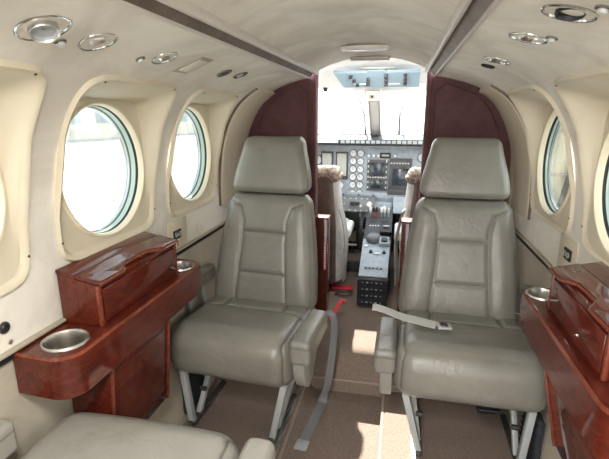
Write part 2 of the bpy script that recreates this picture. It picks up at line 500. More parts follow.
# curved cover panels at the front end of both walls
for sg in (-1, 1):
    root = tag(empty('trim_%d' % n, (sg * .66, 2.1, .75)), kind='structure'); n += 1
    zs = [.79 + (1.342 - .79) * i / 36 for i in range(37)]
    bm = bmesh.new(); rows = []
    for z in zs:
        nn = wall_normal(z, sg); p = V((sg * XW(z, sg), 0, z)) - V((sg * .66, 2.1, .75))
        ya = 1.985 + .05 * max(0, (z - 1.2) / .15) ** 2
        c = [(ya, -.002), (ya, .011), (ya + .004, .014), (ya + .014, .015), (2.20, .017), (2.285, .019), (2.285, -.002)]
        rows.append([bm.verts.new(p + nn * h + V((0, y, 0))) for y, h in c])
    for i in range(len(rows) - 1):
        for j in range(6): bm.faces.new((rows[i][j], rows[i][j + 1], rows[i + 1][j + 1], rows[i + 1][j]))
    bm.faces.new(rows[0]); bm.faces.new(rows[-1])
    obj('cover_panel', bm, 'cream', root, 40)
    bm = bmesh.new(); rows = []
    for z in zs:
        nn = wall_normal(z, sg); p = V((sg * XW(z, sg), 0, z)) - V((sg * .66, 2.1, .75))
        ya = 1.985 + .05 * max(0, (z - 1.2) / .15) ** 2
        rows.append([bm.verts.new(p + nn * h + V((0, y, 0))) for y, h in ((ya - .008, .0), (ya - .008, .009), (ya + .001, .009), (ya + .001, 0))])
    for i in range(len(rows) - 1):
        for j in range(3): bm.faces.new((rows[i][j], rows[i][j + 1], rows[i + 1][j + 1], rows[i + 1][j]))
    obj('gap_seal', bm, 'brown', root, 40)

# ------------------------------------------------------------------ front bulkhead
DW = .277                              # half width of the doorway
def bulk(sg, name):
    root = tag(empty(name, (sg * .45, Y1, 0)), kind='structure')
    bm = bmesh.new()
    out = [(DW, .0), (DW, 1.50), (.36, 1.49)]
    zs = [1.42 - 1.42 * i / 40 for i in range(41)]
    out += [(XW(z, sg) + .012, z) for z in zs]
    prism(bm, out, lambda u, v, h: V((sg * (u - .45), h, v)), .05)
    obj('bulkhead_panel', bm, 'burgundy', root, 30)
    # edge strip of the doorway and a raised border that follows the cabin arch
    bm = bmesh.new(); box(bm, (sg * (DW + .006 - .45), .022, .93), (.026, .066, 1.13), .006)
    obj('door_edge', bm, 'burgundy', root)
    bm = bmesh.new()
    pts = [(sg * (DW + .035 - .45), -.003, z) for z in (.75, .95, 1.15, 1.33)] + [(sg * (.36 - .45), -.003, 1.365)] + [(sg * (XW(z, sg) - .055 - .45), -.003, z) for z in (1.31, 1.25, 1.18, 1.08, .95, .8)]
    tube(bm, pts, .004, 8)
    obj('welt', bm, 'burgundy', root)
    return root
bulk(-1, 'wall_front_left'); bulk(1, 'wall_front_right')
# liner lip over the doorway
bm = bmesh.new()
rows = []
for i in range(25):
    x = -.30 + .60 * i / 24
    z = 1.446 + .047 * (1 - (abs(x) / .30) ** 2.4)
    rows.append([bm.verts.new((x, y, zz)) for y, zz in ((Y1 - .02, z - .002), (Y1 + .02, z - .001), (Y1 + .02, z + .04), (Y1 - .02, z + .04))])
for i in range(24):
    for j in range(4): bm.faces.new((rows[i][j], rows[i][(j + 1) % 4], rows[i + 1][(j + 1) % 4], rows[i + 1][j]))
bm.faces.new(rows[0]); bm.faces.new(rows[-1])
tag(obj('trim_%d' % n, bm, 'liner'), kind='structure'); n += 1

# low mahogany partition posts either side of the doorway
def low_post(sg, label):
    t = thing('partition_panel', label, 'partition', (sg * .232, 2.245, .15))
    bm = bmesh.new(); box(bm, (0, 0, .27), (.086, .085, .55), .005); obj('panel', bm, 'wood', t)
    bm = bmesh.new(); box(bm, (0, 0, .549), (.094, .094, .012), .004); obj('cap', bm, 'woodedge', t)
    if sg < 0:
        bm = bmesh.new(); box(bm, (.031, -.0435, .345), (.014, .002, .16), 0)
        obj('placard', bm, 'redlev', t, label='pale lettered placard')
        bm = bmesh.new()
        random.seed(3); z = .275
        while z < .415:
            h = random.choice((.006, .009, .012)); box(bm, (.031, -.0448, z + h / 2), (.009, .001, h)); z += h + .004
        obj('lettering', bm, 'levwhite', [c for c in t.children if c.name.startswith('placard')][0])
    return t
low_post(-1, 'narrow mahogany partition post with a small placard beside the left cockpit seat')
low_post(1, 'narrow mahogany partition post mostly hidden by the right aft-facing seat')

# lighted sign bar and oval dome light
t = thing('sign_bar', 'thin tan sign bar above the cockpit doorway', 'sign', (-.003, 2.255, 1.476))
bm = bmesh.new(); box(bm, (0, 0, .006), (.185, .035, .018), .004); obj('housing', bm, 'tan', t)
bm = bmesh.new(); box(bm, (0, -.0185, .006), (.165, .002, .008), .0); obj('lens', bm, 'lens', t)
t = thing('ceiling_light', 'flush oval light in the centre of the ceiling', 'light', (0, 1.87, 1.474))
bm = bmesh.new()
def oval(bm, a, b, z0, z1, n=40):
    r0 = [bm.verts.new((a * math.cos(2 * PI * k / n), b * math.sin(2 * PI * k / n), z0)) for k in range(n)]
    r1 = [bm.verts.new((a * .93 * math.cos(2 * PI * k / n), b * .93 * math.sin(2 * PI * k / n), z1)) for k in range(n)]
    for k in range(n): bm.faces.new((r0[k], r0[(k + 1) % n], r1[(k + 1) % n], r1[k]))
    bm.faces.new(r0); bm.faces.new(r1)
oval(bm, .098, .036, .008, -.006); obj('bezel', bm, 'rail', t)
bm = bmesh.new(); oval(bm, .080, .025, -.005, -.008); obj('lens', bm, 'lens', t)

# ------------------------------------------------------------------ overhead reading lights, air vents
def overhead(name, label, cat, sg, x, y, group=None):
    z = ZW(x, sg); nn = wall_normal(z, sg)
    t = thing(name, label, cat, (sg * x, y, z), 0, group)
    u = V((0, 1, 0)); w = nn.cross(u)
    m = Matrix((u, w, nn)).transposed().to_4x4()
    t.matrix_world = Matrix.Translation((sg * x, y, z)) @ m
    return t
def reading_light(sg, x, y, r, label, tilt, black=False, reach=.010):
    t = overhead('reading_light', label, 'light', sg, x, y, 'swivelling reading lights in the overhead panels')
    bm = bmesh.new()
    lathe(bm, (0, 0, 0), (0, 0, 1), [(-.006, r), (.002, r), (.0035, r * .97), (.003, r * .90), (-.006, r * .80), (-.016, r * .62), (-.022, r * .40), (-.022, .001)], 40)
    obj('bezel', bm, 'chrome', t)
    bm = bmesh.new(); rr = r * .52
    lathe(bm, V((0, 0, -.012)), V(tilt), [(-.010, .002), (-.008, rr * .9), (.0, rr), (reach, rr), (reach + .0015, rr * .95), (reach - .001, rr * .86), (reach - .006, rr * .80), (reach - .008, .002)], 30, [0, 0, 0, 0, 0, 1, 1])
    obj('swivel_barrel', bm, ['black' if black else 'steel', 'black' if black else 'paint'], t)
    return t
def button(sg, x, y, r, label, mat='chrome'):
    t = overhead('switch_button', label, 'switch', sg, x, y, 'small overhead buttons')
    bm = bmesh.new(); lathe(bm, (0, 0, 0), (0, 0, 1), [(-.003, r), (.003, r), (.004, r * .8)], 20, None, True, True); obj('bezel', bm, mat, t)
    bm = bmesh.new(); lathe(bm, (0, 0, .004), (0, 0, 1), [(0, r * .6), (.005, r * .55)], 16, None, True, True); obj('push_button', bm, 'levwhite', t)
def gasper(sg, x, y, r, label, mat='silver'):
    t = overhead('air_vent', label, 'vent', sg, x, y, 'round overhead air vents')
    bm = bmesh.new(); lathe(bm, (0, 0, 0), (0, 0, 1), [(-.004, r), (.004, r), (.006, r * .85), (.003, r * .7), (.002, .001)], 24); obj('bezel', bm, 'chrome' if mat != 'black' else mat, t)
    bm = bmesh.new(); lathe(bm, (0, 0, .002), (.25, .1, 1), [(-.004, r * .5), (.004, r * .45), (.005, r * .3), (.002, .001)], 20); obj('nozzle', bm, 'black' if mat != 'rail' else 'paint', t)
reading_light(-1, .445, .70, .047, 'largest chrome reading light with its barrel swung down, nearest on the left', (-.25, .1, 1), reach=.026)
reading_light(-1, .447, .845, .040, 'chrome reading light second from the front of the photo on the left overhead', (.5, -.4, .8))
reading_light(-1, .447, 1.109, .036, 'farthest round chrome reading light on the left overhead above the second window', (.6, -.3, .7))
reading_light(1, .412, .837, .043, 'reading light with a black barrel in a chrome ring, right overhead', (-.2, .1, 1), True, .016)
reading_light(1, .412, 1.078, .040, 'chrome reading light on the right overhead between black-barrelled light and bulkhead', (.5, .3, .7))
reading_light(1, .421, 1.455, .040, 'slim chrome reading light on the right overhead beside a black air vent', (.6, .2, .6))
button(-1, .473, .769, .012, 'small button beside the nearest left chrome reading light')
button(-1, .472, 1.034, .012, 'small button between the second and third left chrome reading lights')
button(1, .444, 1.025, .012, 'small button next to the middle right reading light')
button(1, .438, .773, .012, 'small button at the right edge beside the black-barrelled reading light')
gasper(-1, .451, 1.518, .029, 'dark round air vent on the left overhead, nearer of the pair')
gasper(-1, .440, 1.649, .030, 'pale round air vent on the left overhead, farther of the pair', 'rail')
gasper(1, .424, 1.60, .022, 'black round air vent on the right overhead near the bulkhead', 'black')
t = overhead('cover_plate', 'small rectangular beige plate with a raised border on the left overhead', 'plate', -1, .448, 1.273)
bm = bmesh.new(); box(bm, (0, 0, .001), (.085, .105, .006), .002); obj('border', bm, 'dado', t)
bm = bmesh.new(); box(bm, (0, 0, .004), (.056, .074, .004), .001); obj('insert', bm, 'liner', t)

# wall sockets and small fittings
def socket(sg, y, z, label):
    t = thing('audio_socket', label, 'socket', (sg * XW(z, sg), y, z))
    bm = bmesh.new(); box(bm, (-sg * .0015, 0, 0), (.005, .15, .13), .002); obj('plate', bm, 'cream', t)
    bm = bmesh.new(); box(bm, (-sg * .006, -.012, .008), (.006, .058, .036), .002); obj('jack_block', bm, 'black', t)
    for dy in (-.026, .002):
        bm = bmesh.new(); lathe(bm, (-sg * .009, dy, .008), (-sg, 0, 0), [(0, .0105), (.003, .0105), (.003, .006), (.001, .005)], 16); obj('jack', bm, 'silver', t)
    bm = bmesh.new(); box(bm, (-sg * .005, -.012, -.035), (.002, .008, .010)); obj('marking', bm, 'redlev', t)
socket(-1, 1.55, .755, 'double black jack socket on a beige plate on the left wall')
socket(1, 1.52, .775, 'double black jack socket on a beige plate on the right wall')
t = thing('round_vent_plug', 'black round plug on the left wall above the near rail', 'plug', (-.690, .74, .757))
bm = bmesh.new(); lathe(bm, (0, 0, 0), (1, 0, 0), [(-.002, .011), (.005, .011), (.008, .008)], 20, None, True, True); obj('cap', bm, 'black', t)
bm = bmesh.new(); lathe(bm, (0, 0, 0), (1, 0, 0), [(-.002, .014), (.003, .014), (.004, .012)], 20, None, True, True); obj('washer', bm, 'darkmetal', t)
t = tag(obj('wall_screw', (lambda b: (lathe(b, (0, 0, 0), (1, 0, 0), [(-.002, .006), (.003, .006), (.004, .004)], 12, None, True, True), b)[1])(bmesh.new()), 'steel', loc=(-.690, .748, .718)),
        'small steel screw on the left wall just below the black round plug', 'screw')

# ------------------------------------------------------------------ mahogany drink cabinets
def cabinet(sg, label, ye0, ye1, xf, by0, by1, bxf, bz, bzb, py0, py1, pxf, zb, sl, cups):
    """sg side; ledge ye0..ye1 with inner edge xf; box by0..by1 with front bxf"""
    t = thing('drink_cabinet', label, 'cabinet', (sg * .62, (ye0 + ye1) / 2, 0))
    T = V((sg * .62, (ye0 + ye1) / 2, 0))
    W = XW(.69, sg) - .005; ZT, ZB = .690, .588
    R0, R1 = .055, .075
    # ledge outline (x outward = |x|)
    out = [(W, ye0 + .005), ]
    for k in range(9):
        a = PI / 2 * k / 8
        out.append((xf + R0 - R0 * math.sin(a), ye0 + R0 - R0 * math.cos(a)))
    for k in range(9):
        a = PI / 2 * k / 8
        out.append((xf + R1 - R1 * math.cos(a), ye1 - R1 + R1 * math.sin(a)))
    out.append((W, ye1))
    bm = bmesh.new()                      # open-topped tray so that the cups sink into it
    lo = [bm.verts.new(V((sg * u, v, ZB)) - T) for u, v in out]
    hi = [bm.verts.new(V((sg * u, v, ZT - .004)) - T) for u, v in out]
    bm.faces.new(lo)
    for k in range(len(out)): bm.faces.new((lo[k], lo[(k + 1) % len(out)], hi[(k + 1) % len(out)], hi[k]))
    obj('ledge', bm, 'wood', t, 30)
    bm = bmesh.new()                      # top with a lighter edge band and round holes
    inner = []
    for (u, v) in out:
        inner.append((u + (.007 if u < W - 1e-6 else 0), v + (.007 if v < ye0 + .06 else (-.007 if v > ye1 - .08 else 0))))
    a0 = [bm.verts.new(V((sg * u, v, ZT - .004)) - T) for u, v in out]
    a1 = [bm.verts.new(V((sg * u, v, ZT + .0005)) - T) for u, v in inner]
    es = []
    for k in range(len(out)):
        k2 = (k + 1) % len(out)
        f = bm.faces.new((a0[k], a0[k2], a1[k2], a1[k])); f.material_index = 1
        es.append(bm.edges.get((a1[k], a1[k2])))
    for (u, v, r) in cups:
        lp = [bm.verts.new(V((sg * (u + (r + .001) * math.cos(2 * PI * k / 40)), v + (r + .001) * math.sin(2 * PI * k / 40), ZT + .0005)) - T) for k in range(40)]
        es += [bm.edges.new((lp[k], lp[(k + 1) % 40])) for k in range(40)]
    bmesh.ops.triangle_fill(bm, use_beauty=True, edges=es, normal=(0, 0, 1))
    obj('ledge_top', bm, ['wood', 'woodedge'], t, 25)
    # lower cabinet
    bm = bmesh.new()
    o2 = [(XW(zb, sg) - .006, zb), (pxf + sl + .014, zb), (pxf + sl, zb + .02), (pxf, ZB - .002)] + [(XW(z, sg) - .006, z) for z in (ZB - .002, (ZB + zb) / 2)]
    prism(bm, o2, lambda u, v, h: V((sg * u, py0 + h, v)) - T, py1 - py0, 0, .003)
    obj('lower_body', bm, 'wood', t, 30)
    for y in (py0 + .005, py1 - .005):
        bm = bmesh.new(); bar(bm, V((sg * (pxf + sl - .001), y, zb + .014)) - T, V((sg * (pxf - .001), y, ZB - .002)) - T, .008, .010, (1, 0, 0)); obj('corner_bead', bm, 'woodedge', t)
    bm = bmesh.new()
    prism(bm, [(pxf + sl * .85 - .002, zb + .06), (pxf + sl * .12 - .002, ZB - .03), (pxf + sl * .12 + .012, ZB - .03), (pxf + sl * .85 + .012, zb + .06)],
          lambda u, v, h: V((sg * u, py0 + .03 + h, v)) - T, py1 - py0 - .06, 0, .0015)
    obj('door', bm, 'wood', t, 30)
    # box on top: sides, sloping lid with scalloped front
    bm = bmesh.new()
    o3 = [(W, ZT + .001), (bxf, ZT + .001), (bxf, bz - .012), (W, bzb - .012)]
    prism(bm, o3, lambda u, v, h: V((sg * u, by0 + h, v)) - T, by1 - by0, 0, .003)
    obj('box_body', bm, 'wood', t, 30)
    slope = (bzb - bz) / (W - bxf)
    def top(u, h): return bz + (u - bxf) * slope + h
    L = by1 - by0; xm = bxf + (W - bxf) * .52
    bm = bmesh.new()                       # fixed rear part of the lid
    prism(bm, [(W, by0 - .001), (xm, by0 - .001), (xm, by1 + .001), (W, by1 + .001)], lambda u, v, h: V((sg * u, v, top(u, h - .012))) - T, .012, 0, .002)
    obj('box_top', bm, 'wood', t, 30)
    sc = []
    for k in range(41):
        f = k / 40
        e = -.012
        def sm(a, b, x): x = max(0, min(1, (x - a) / (b - a))); return x * x * (3 - 2 * x)
        e += .026 * (sm(.24, .36, f) - sm(.64, .76, f))
        sc.append((bxf + e, by0 - .002 + (L + .004) * f))
    # front fascia that drops from the lid edge, with the scallop as its rim
    bm = bmesh.new()
    o4 = [(xm - .003, by0 - .002)] + sc + [(xm - .003, by1 + .002)]
    prism(bm, o4, lambda u, v, h: V((sg * u, v, top(u, h - .010))) - T, .013, 0, .003)
    obj('lid', bm, 'wood', t, 30)
    bm = bmesh.new()
    tube(bm, [V((sg * (u - .001), v, top(u, -.004))) - T for u, v in sc], .0045, 8)
    lid = [c for c in t.children if c.name.split('.')[0] == 'lid'][0]
    obj('lid_rim', bm, 'woodedge', lid)
    bm = bmesh.new(); box(bm, V((sg * (bxf - .003), (by0 + by1) / 2, (ZT + bz) / 2 - .008)) - T, (.010, L - .03, bz - ZT - .036), .003); obj('front_panel', bm, 'wood', t)
    for y in (by0 + .004, by1 - .004):
        bm = bmesh.new(); box(bm, V((sg * (bxf - .002), y, (ZT + bz) / 2 - .006)) - T, (.010, .012, bz - ZT - .014), .003); obj('box_bead', bm, 'woodedge', t)
    for (u, v, r) in cups:
        bm = bmesh.new()
        lathe(bm, V((sg * u, v, ZT)) - T, (0, 0, 1), [(.0006, r + .006), (.005, r + .0055), (.007, r + .003), (.006, r), (.0, r - .002), (-.03, r - .003), (-.070, r - .005)], 44)
        c = obj('cup_holder', bm, 'steel', t, 50)
        bm = bmesh.new()
        lathe(bm, V((sg * u, v, ZT)) - T, (0, 0, 1), [(-.070, r - .005), (-.074, r - .010), (-.074, .001)], 44)
        obj('cup_floor', bm, 'steel', c)
    return t
cabinet(-1, 'long mahogany cabinet on the left wall with lidded box and two steel cups', .738, 1.465, .531, .905, 1.305, .572, .814, .838,
        .888, 1.19, .545, .27, .028, [(.607, .820, .049), (.592, 1.375, .044)])
cabinet(1, 'mahogany cabinet on the right wall, its box lid cut by the photo edge', .775, 1.44, .552, .905, 1.262, .595, .815, .842,
        .80, 1.155, .565, .32, .056, [(.607, 1.368, .042), (.630, .842, .040)])

# ------------------------------------------------------------------ seats
def sm(a, b, x):
    x = max(0.0, min(1.0, (x - a) / (b - a))); return x * x * (3 - 2 * x)
SLOPE = .26
def seat(label, loc, rz, sd, belt, outer_y, inner_y, mat='leather', group=None, SLOPE=.26, back=0.0, az=.445, lift=0.0, wide=0.0, bx=0.0):
    """aft-facing seat: front towards -y; sd = side (+1/-1) of the aisle armrest in its own frame"""
    t = thing('passenger_seat', label, 'seat', loc, rz, group)
    # --- cushion
    hx, hy, hz = .249 + wide, .225 + back * .5, .103; cz = .358 + lift; cyo = back * .5
    seams = [[(-.25, .015), (-.16, .035), (.16, .035), (.25, .015)], [(-.135, .035), (-.125, .30)], [(.135, .035), (.125, .30)]]
    def wc(p, raw):
        x, y, z = p
        top = sm(-.02, .09, raw.z)
        fr = sm(.02, -.225, raw.y)
        s = 0.0
        # puff of the top, sag between the seams, thick waterfall front
        zz = z + top * (.016 * fr * (1 - (raw.x / hx) ** 2 * .5) - .012 * sm(-.05, .2, raw.y) * (1 - (raw.x / hx) ** 4))
        zz += (1 - top) * .040 * sm(.0, .225, raw.y)
        yy = y - .018 * sm(-.12, -.225, raw.y) * (1 - (raw.z / hz) ** 2) * (1 - .4 * (raw.x / hx) ** 2)
        xx = x * (1 - .03 * sm(-.1, .225, raw.y)) * (1 + .012 * (1 - (raw.z / hz) ** 2))
        if raw.z > .06 and raw.y > -.2:
            d = polydist((raw.x, raw.y), seams)
            zz -= .007 * math.exp(-(d / .012) ** 2); s = max(s, math.exp(-(d / .0038) ** 2))
        if raw.y < hy - .05:               # boxing seam down the two sides of the front
            d = abs(abs(raw.x) - (hx - .020))
            if raw.y < -hy + .12 or raw.z > .06:
                k = math.exp(-(d / .0042) ** 2)
                s = max(s, k * .9); g = .004 * math.exp(-(d / .009) ** 2)
                yy += g if raw.y < -hy + .05 else 0; zz -= g if raw.z > .06 else 0
        return V((xx, yy - .005 + cyo, zz + cz)), s
    bm, se = rbox(hx, hy, hz, .075, (96, 70, 8), wc, 10)
    obj('seat_cushion', bm, mat, t, 180, seam=se)
    # --- backrest
    HX, HY, HZ = .25, .052, .235
    bs = [[(-.215, .205), (-.150, .185), (-.122, .13), (-.112, .04), (-.116, -.09), (-.124, -.235)],
          [(.215, .205), (.150, .185), (.122, .13), (.112, .04), (.116, -.09), (.124, -.235)],
          [(-.116, .085), (.116, .085)], [(-.116, -.085), (.116, -.085)]]
    def wb(p, raw):
        x, y, z = p
        v = (raw.z + HZ) / (2 * HZ)
        w = .238 - .058 * v + .010 * math.sin(PI * v)
        xx = x / HX * w
        yy = y; s = 0.0
        if raw.y < 0:
            u = raw.x / HX
            yy -= .014 * (1 - u ** 4) * (1 - abs(2 * v - 1) ** 3) * (1 if abs(u) < 1 else 0)
            yy -= .012 * math.exp(-((abs(u) - .72) / .2) ** 2) * (1 - abs(2 * v - 1) ** 4)
            d = polydist((raw.x, raw.z), bs)
            yy += .006 * math.exp(-(d / .010) ** 2); s = math.exp(-(d / .0034) ** 2)
            d2 = abs(abs(u) - .965) * HX
            s = max(s, .35 * math.exp(-(d2 / .003) ** 2))
        zz = z + .652
        if raw.z < -HZ + .1: zz += 0
        return V((xx + bx, yy + .172 + back + (zz - .43) * SLOPE, zz)), s
    bm, se = rbox(HX, HY, HZ, .042, (90, 6, 88), wb, 6)
    obj('backrest', bm, mat, t, 180, seam=se)
    # --- headrest
    GX, GY, GZ = .175, .056, .118
    def wh(p, raw):
        x, y, z = p
        v = (raw.z + GZ) / (2 * GZ); u = raw.x / GX
        w = .172 - .040 * sm(.05, 1.0, v) + .004 * math.sin(PI * v)
        yy = y * (1 - .18 * v)
        if raw.y < 0: yy -= .012 * (1 - u ** 4) * (1 - abs(2 * v - 1) ** 3)
        zz = z + 1.012
        s = .5 * math.exp(-(abs(raw.y + .034) / .0022) ** 2) if abs(raw.x) > GX - .03 or raw.z > GZ - .03 else 0
        return V((x / GX * w + bx, yy + .166 + back + (zz - .43) * SLOPE, zz)), s
    bm, se = rbox(GX, GY, GZ, .034, (40, 10, 30), wh, 7)
    obj('headrest', bm, mat, t, 180, seam=se)
    for dx in (-.07, .07):
        bm = bmesh.new(); tube(bm, [(dx, .172 + back + .44 * SLOPE, .87), (dx, .172 + back + .52 * SLOPE, .95)], .008, 8); obj('headrest_post', bm, 'darkmetal', t)
    bm = bmesh.new(); box(bm, (bx, .215 + back + .19 * SLOPE, .62), (.36, .03, .44), .012, Matrix.Rotation(-math.atan(SLOPE), 4, 'X')); obj('back_shell', bm, 'plastic', t)
    # --- aisle armrest, raised
    def arm(cx, cy, cz, hx_, hy_, hz_, rise, name):
        def wa(p, raw):
            x, y, z = p; f = (raw.y + hy_) / (2 * hy_)
            zz = z * (1 - .18 * f) + rise * f + cz + (.004 * (1 - (raw.x / hx_) ** 2) if raw.z > 0 else 0)
            s = .8 * math.exp(-(abs(raw.z - hz_ * .45) / .0022) ** 2) if (abs(raw.x) > hx_ * .9 or abs(raw.y) > hy_ * .95) else 0
            return V((x + cx, y + cy, zz)), s
        b, q = rbox(hx_, hy_, hz_, min(hx_, hz_) * .5, (8, 20, 22), wa, 5)
        return obj(name, b, mat, t, 180, seam=q)
    ax = sd * .288
    arm(ax, inner_y + .135, az, .037, .135, .044, .012, 'armrest')
    bm = bmesh.new()
    prism(bm, [(inner_y + .012, az - .038), (inner_y + .02, az - .085), (inner_y + .05, az - .145), (inner_y + .085, az - .172), (inner_y + .14, az - .155), (inner_y + .22, az - .03), (inner_y + .16, az - .03)],
          lambda u, v, h: V((ax - sd * .028 + sd * h, u, v)), .042, 0, .006)
    obj('armrest_bracket', bm, 'plastic', t, 40)
    # --- window-side armrest, folded down beside the cushion
    ox = -sd * (.262 if not (lift or wide) else .240)
    o = arm(ox, outer_y, .540, .024, .135, .038, .0, 'armrest')
    for yy, dy in ((outer_y + .05, .03), (outer_y - .07, .03)):
        bm = bmesh.new(); bar(bm, (ox, yy, .508), (ox, yy + dy, .33), .012, .022, (1, 0, 0)); obj('armrest_strut', bm, 'paint', t)
    # --- frame and legs
    bm = bmesh.new(); box(bm, (0, .0, .276), (.42, .36, .022), .006); box(bm, (0, .18, .33), (.38, .03, .10), .006); obj('seat_frame', bm, 'paint', t)
    for sx, xt, xb in ((sd, .212, .150), (-sd, .202, .196)):
        bm = bmesh.new(); bar(bm, (sx * xt, -.185, .275), (sx * xb, -.150, .012), .024, .026); obj('leg', bm, 'paint', t)
        bm = bmesh.new(); bar(bm, (sx * xb, -.10, .012), (sx * (xt - .012), .10, .285), .020, .026); obj('leg', bm, 'paint', t)
        bm = bmesh.new(); box(bm, (sx * xb, -.02, .013), (.022, .30, .018), .004); obj('track_foot', bm, 'darkmetal', t)
        bm = bmesh.new(); lathe(bm, (sx * (xb + .0) - .013, -.055, .10), (1, 0, 0), [(0, .010), (.026, .010)], 12, None, True, True); obj('bolt', bm, 'darkmetal', t)
    # --- belts
    if belt == 'hanging':
        bm = bmesh.new()
        p = spline([(sd * .262, .14, .40), (sd * .290, .135, .43), (sd * .322, .125, .41), (sd * .322, .13, .30), (sd * .300, .14, .10), (sd * .272, .178, .0), (sd * .268, .172, -.027), (sd * .267, .14, -.031), (sd * .262, .04, -.0315), (sd * .256, -.09, -.0315)], 10)
        ribbon(bm, p, .040, .0025, (1, 0, 0), 0, ((.12, .99, 0), (1, 0, 0)))
        b = obj('seat_belt', bm, 'webbing', t, 40)
        bm = bmesh.new(); box(bm, (sd * .255, -.11, -.0295), (.050, .055, .006), .0025); obj('belt_tip', bm, 'paint', b)
    elif belt == 'across':
        bm = bmesh.new()
        p = spline([(sd * .348, -.02, .512), (sd * .335, -.02, .513), (sd * .30, -.02, .505), (sd * .24, -.03, .490), (sd * .18, -.045, .486), (sd * .115, -.065, .484)], 10)
        ribbon(bm, p, .046, .003, (0, 1, .1))
        b = obj('seat_belt', bm, 'webbing2', t, 40)
        bm = bmesh.new(); box(bm, (sd * .088, -.071, .487), (.048, .042, .010), .003, Matrix.Rotation(.12, 4, 'Z')); obj('buckle', bm, 'paint', b)
        bm = bmesh.new(); box(bm, (sd * .090, -.071, .494), (.026, .026, .005), .0015, Matrix.Rotation(.12, 4, 'Z')); obj('buckle_flap', bm, 'darkmetal', b)
        bm = bmesh.new()
        p = spline([(-sd * .215, .16, .46), (-sd * .220, .10, .485), (-sd * .216, .03, .487), (-sd * .225, -.03, .482)], 8)
        ribbon(bm, p, .046, .003, (1, 0, 0)); obj('seat_belt', bm, 'webbing2', t, 40)
    return t
seat('grey leather seat facing aft beside the left cabinet, belt hanging into the aisle', (-.402, 1.548, 0), -.075, 1, 'hanging', .055, -.25)
seat('grey leather seat facing aft on the right, with a buckled belt strap across its cushion', (.437, 1.583, 0), -.012, -1, 'across', .06, -.235, az=.405, wide=.009, bx=-.018)
seat('nearest grey leather seat at the bottom left corner, seen from above its front edge', (-.412, .628, 0), PI, -1, None, .09, -.215, 'leather2', SLOPE=.75, back=.16, az=.440, lift=.030)

# bags under the seats
def soft(name, label, cat, c, h, r, seed, mat='blackbag'):
    def w(p, raw):
        n_ = noise.noise_vector(V((p.x * 9 + seed, p.y * 9, p.z * 9)))
        return p + n_ * min(.010, h[0] * .3), 0
    bm, _ = rbox(h[0], h[1], h[2], r, (10, 10, 10), w, 4)
    t = thing(name, label, cat, (c[0], c[1], 0))
    obj('body', bm, mat, t, 180, loc=(0, 0, c[2]))
    return t
t = soft('stowed_bag', 'flat black bag standing by the left wall beside the legs of the left seat', 'bag', (-.645, 1.505, .122), (.013, .085, .100), .015, 3)
bm = bmesh.new(); tube(bm, spline([(.0, -.03, .216), (.0, -.03, .236), (.0, .03, .236), (.0, .03, .216)], 6), .005); obj('handle', bm, 'black', t)
bm = bmesh.new(); box(bm, (.012, -.04, .12), (.006, .02, .03), .002); obj('tag', bm, 'webbing2', t)
t = soft('life_vest_pack', 'black ribbed pack strapped under the right aft-facing seat', 'bag', (.575, 1.735, .128), (.045, .045, .112), .025, 9)
for k in range(7):
    bm = bmesh.new(); tube(bm, [(-.042, -.050, .045 + .026 * k), (.042, -.050, .045 + .026 * k)], .007, 8); obj('rib', bm, 'black', t)
bm = bmesh.new(); bar(bm, (-.040, -.060, .10), (-.005, -.060, .115), .006, .006, (0, 0, 1)); obj('pull_tab', bm, 'levwhite', t)

t = soft('ribbed_pouch', 'flat ribbed black pouch between the right wall and the outer legs of the right seat', 'bag', (.669, 1.47, .126), (.012, .085, .108), .012, 5)
for k in range(8):
    bm = bmesh.new(); tube(bm, [(-.011, -.08, .04 + .024 * k), (-.011, .08, .04 + .024 * k)], .004, 8); obj('rib', bm, 'black', t)

# ------------------------------------------------------------------ cockpit shell
def sheet(name, rows, mats, kind='structure', smooth=50):
    bm = bmesh.new(); g = [[bm.verts.new(p) for p in r] for r in rows]
    for i in range(len(g) - 1):
        for j in range(len(g[0]) - 1): bm.faces.new((g[i][j], g[i + 1][j], g[i + 1][j + 1], g[i][j + 1]))
    return tag(obj(name, bm, mats, smooth=smooth), kind=kind)
rows = []
for y, zc, zs in ((2.35, 1.535, 1.42), (2.6, 1.53, 1.42), (2.85, 1.50, 1.40), (2.98, 1.42, 1.33)):
    rows.append([V((x, y, zc - (zc - zs) * (abs(x) / .62) ** 2.2)) for x in [-.66 + 1.32 * k / 24 for k in range(25)]])
sheet('ceiling_cockpit', rows, 'white')
for sg, nm in ((-1, 'wall_cockpit_left'), (1, 'wall_cockpit_right')):
    root = tag(empty(nm, (sg * .69, 2.9, .5)), kind='structure')
    bm = bmesh.new(); box(bm, (sg * .01, .02, .05), (.03, 1.35, 1.0), .01); obj('side_panel', bm, 'dado', root)
    for y in (2.40, 2.95):
        bm = bmesh.new(); bar(bm, V((sg * .70, y, 1.03)) - root.location, V((sg * .64, y, 1.42)) - root.location, .05, .10, (1, 0, 0)); obj('pillar', bm, 'white', root)
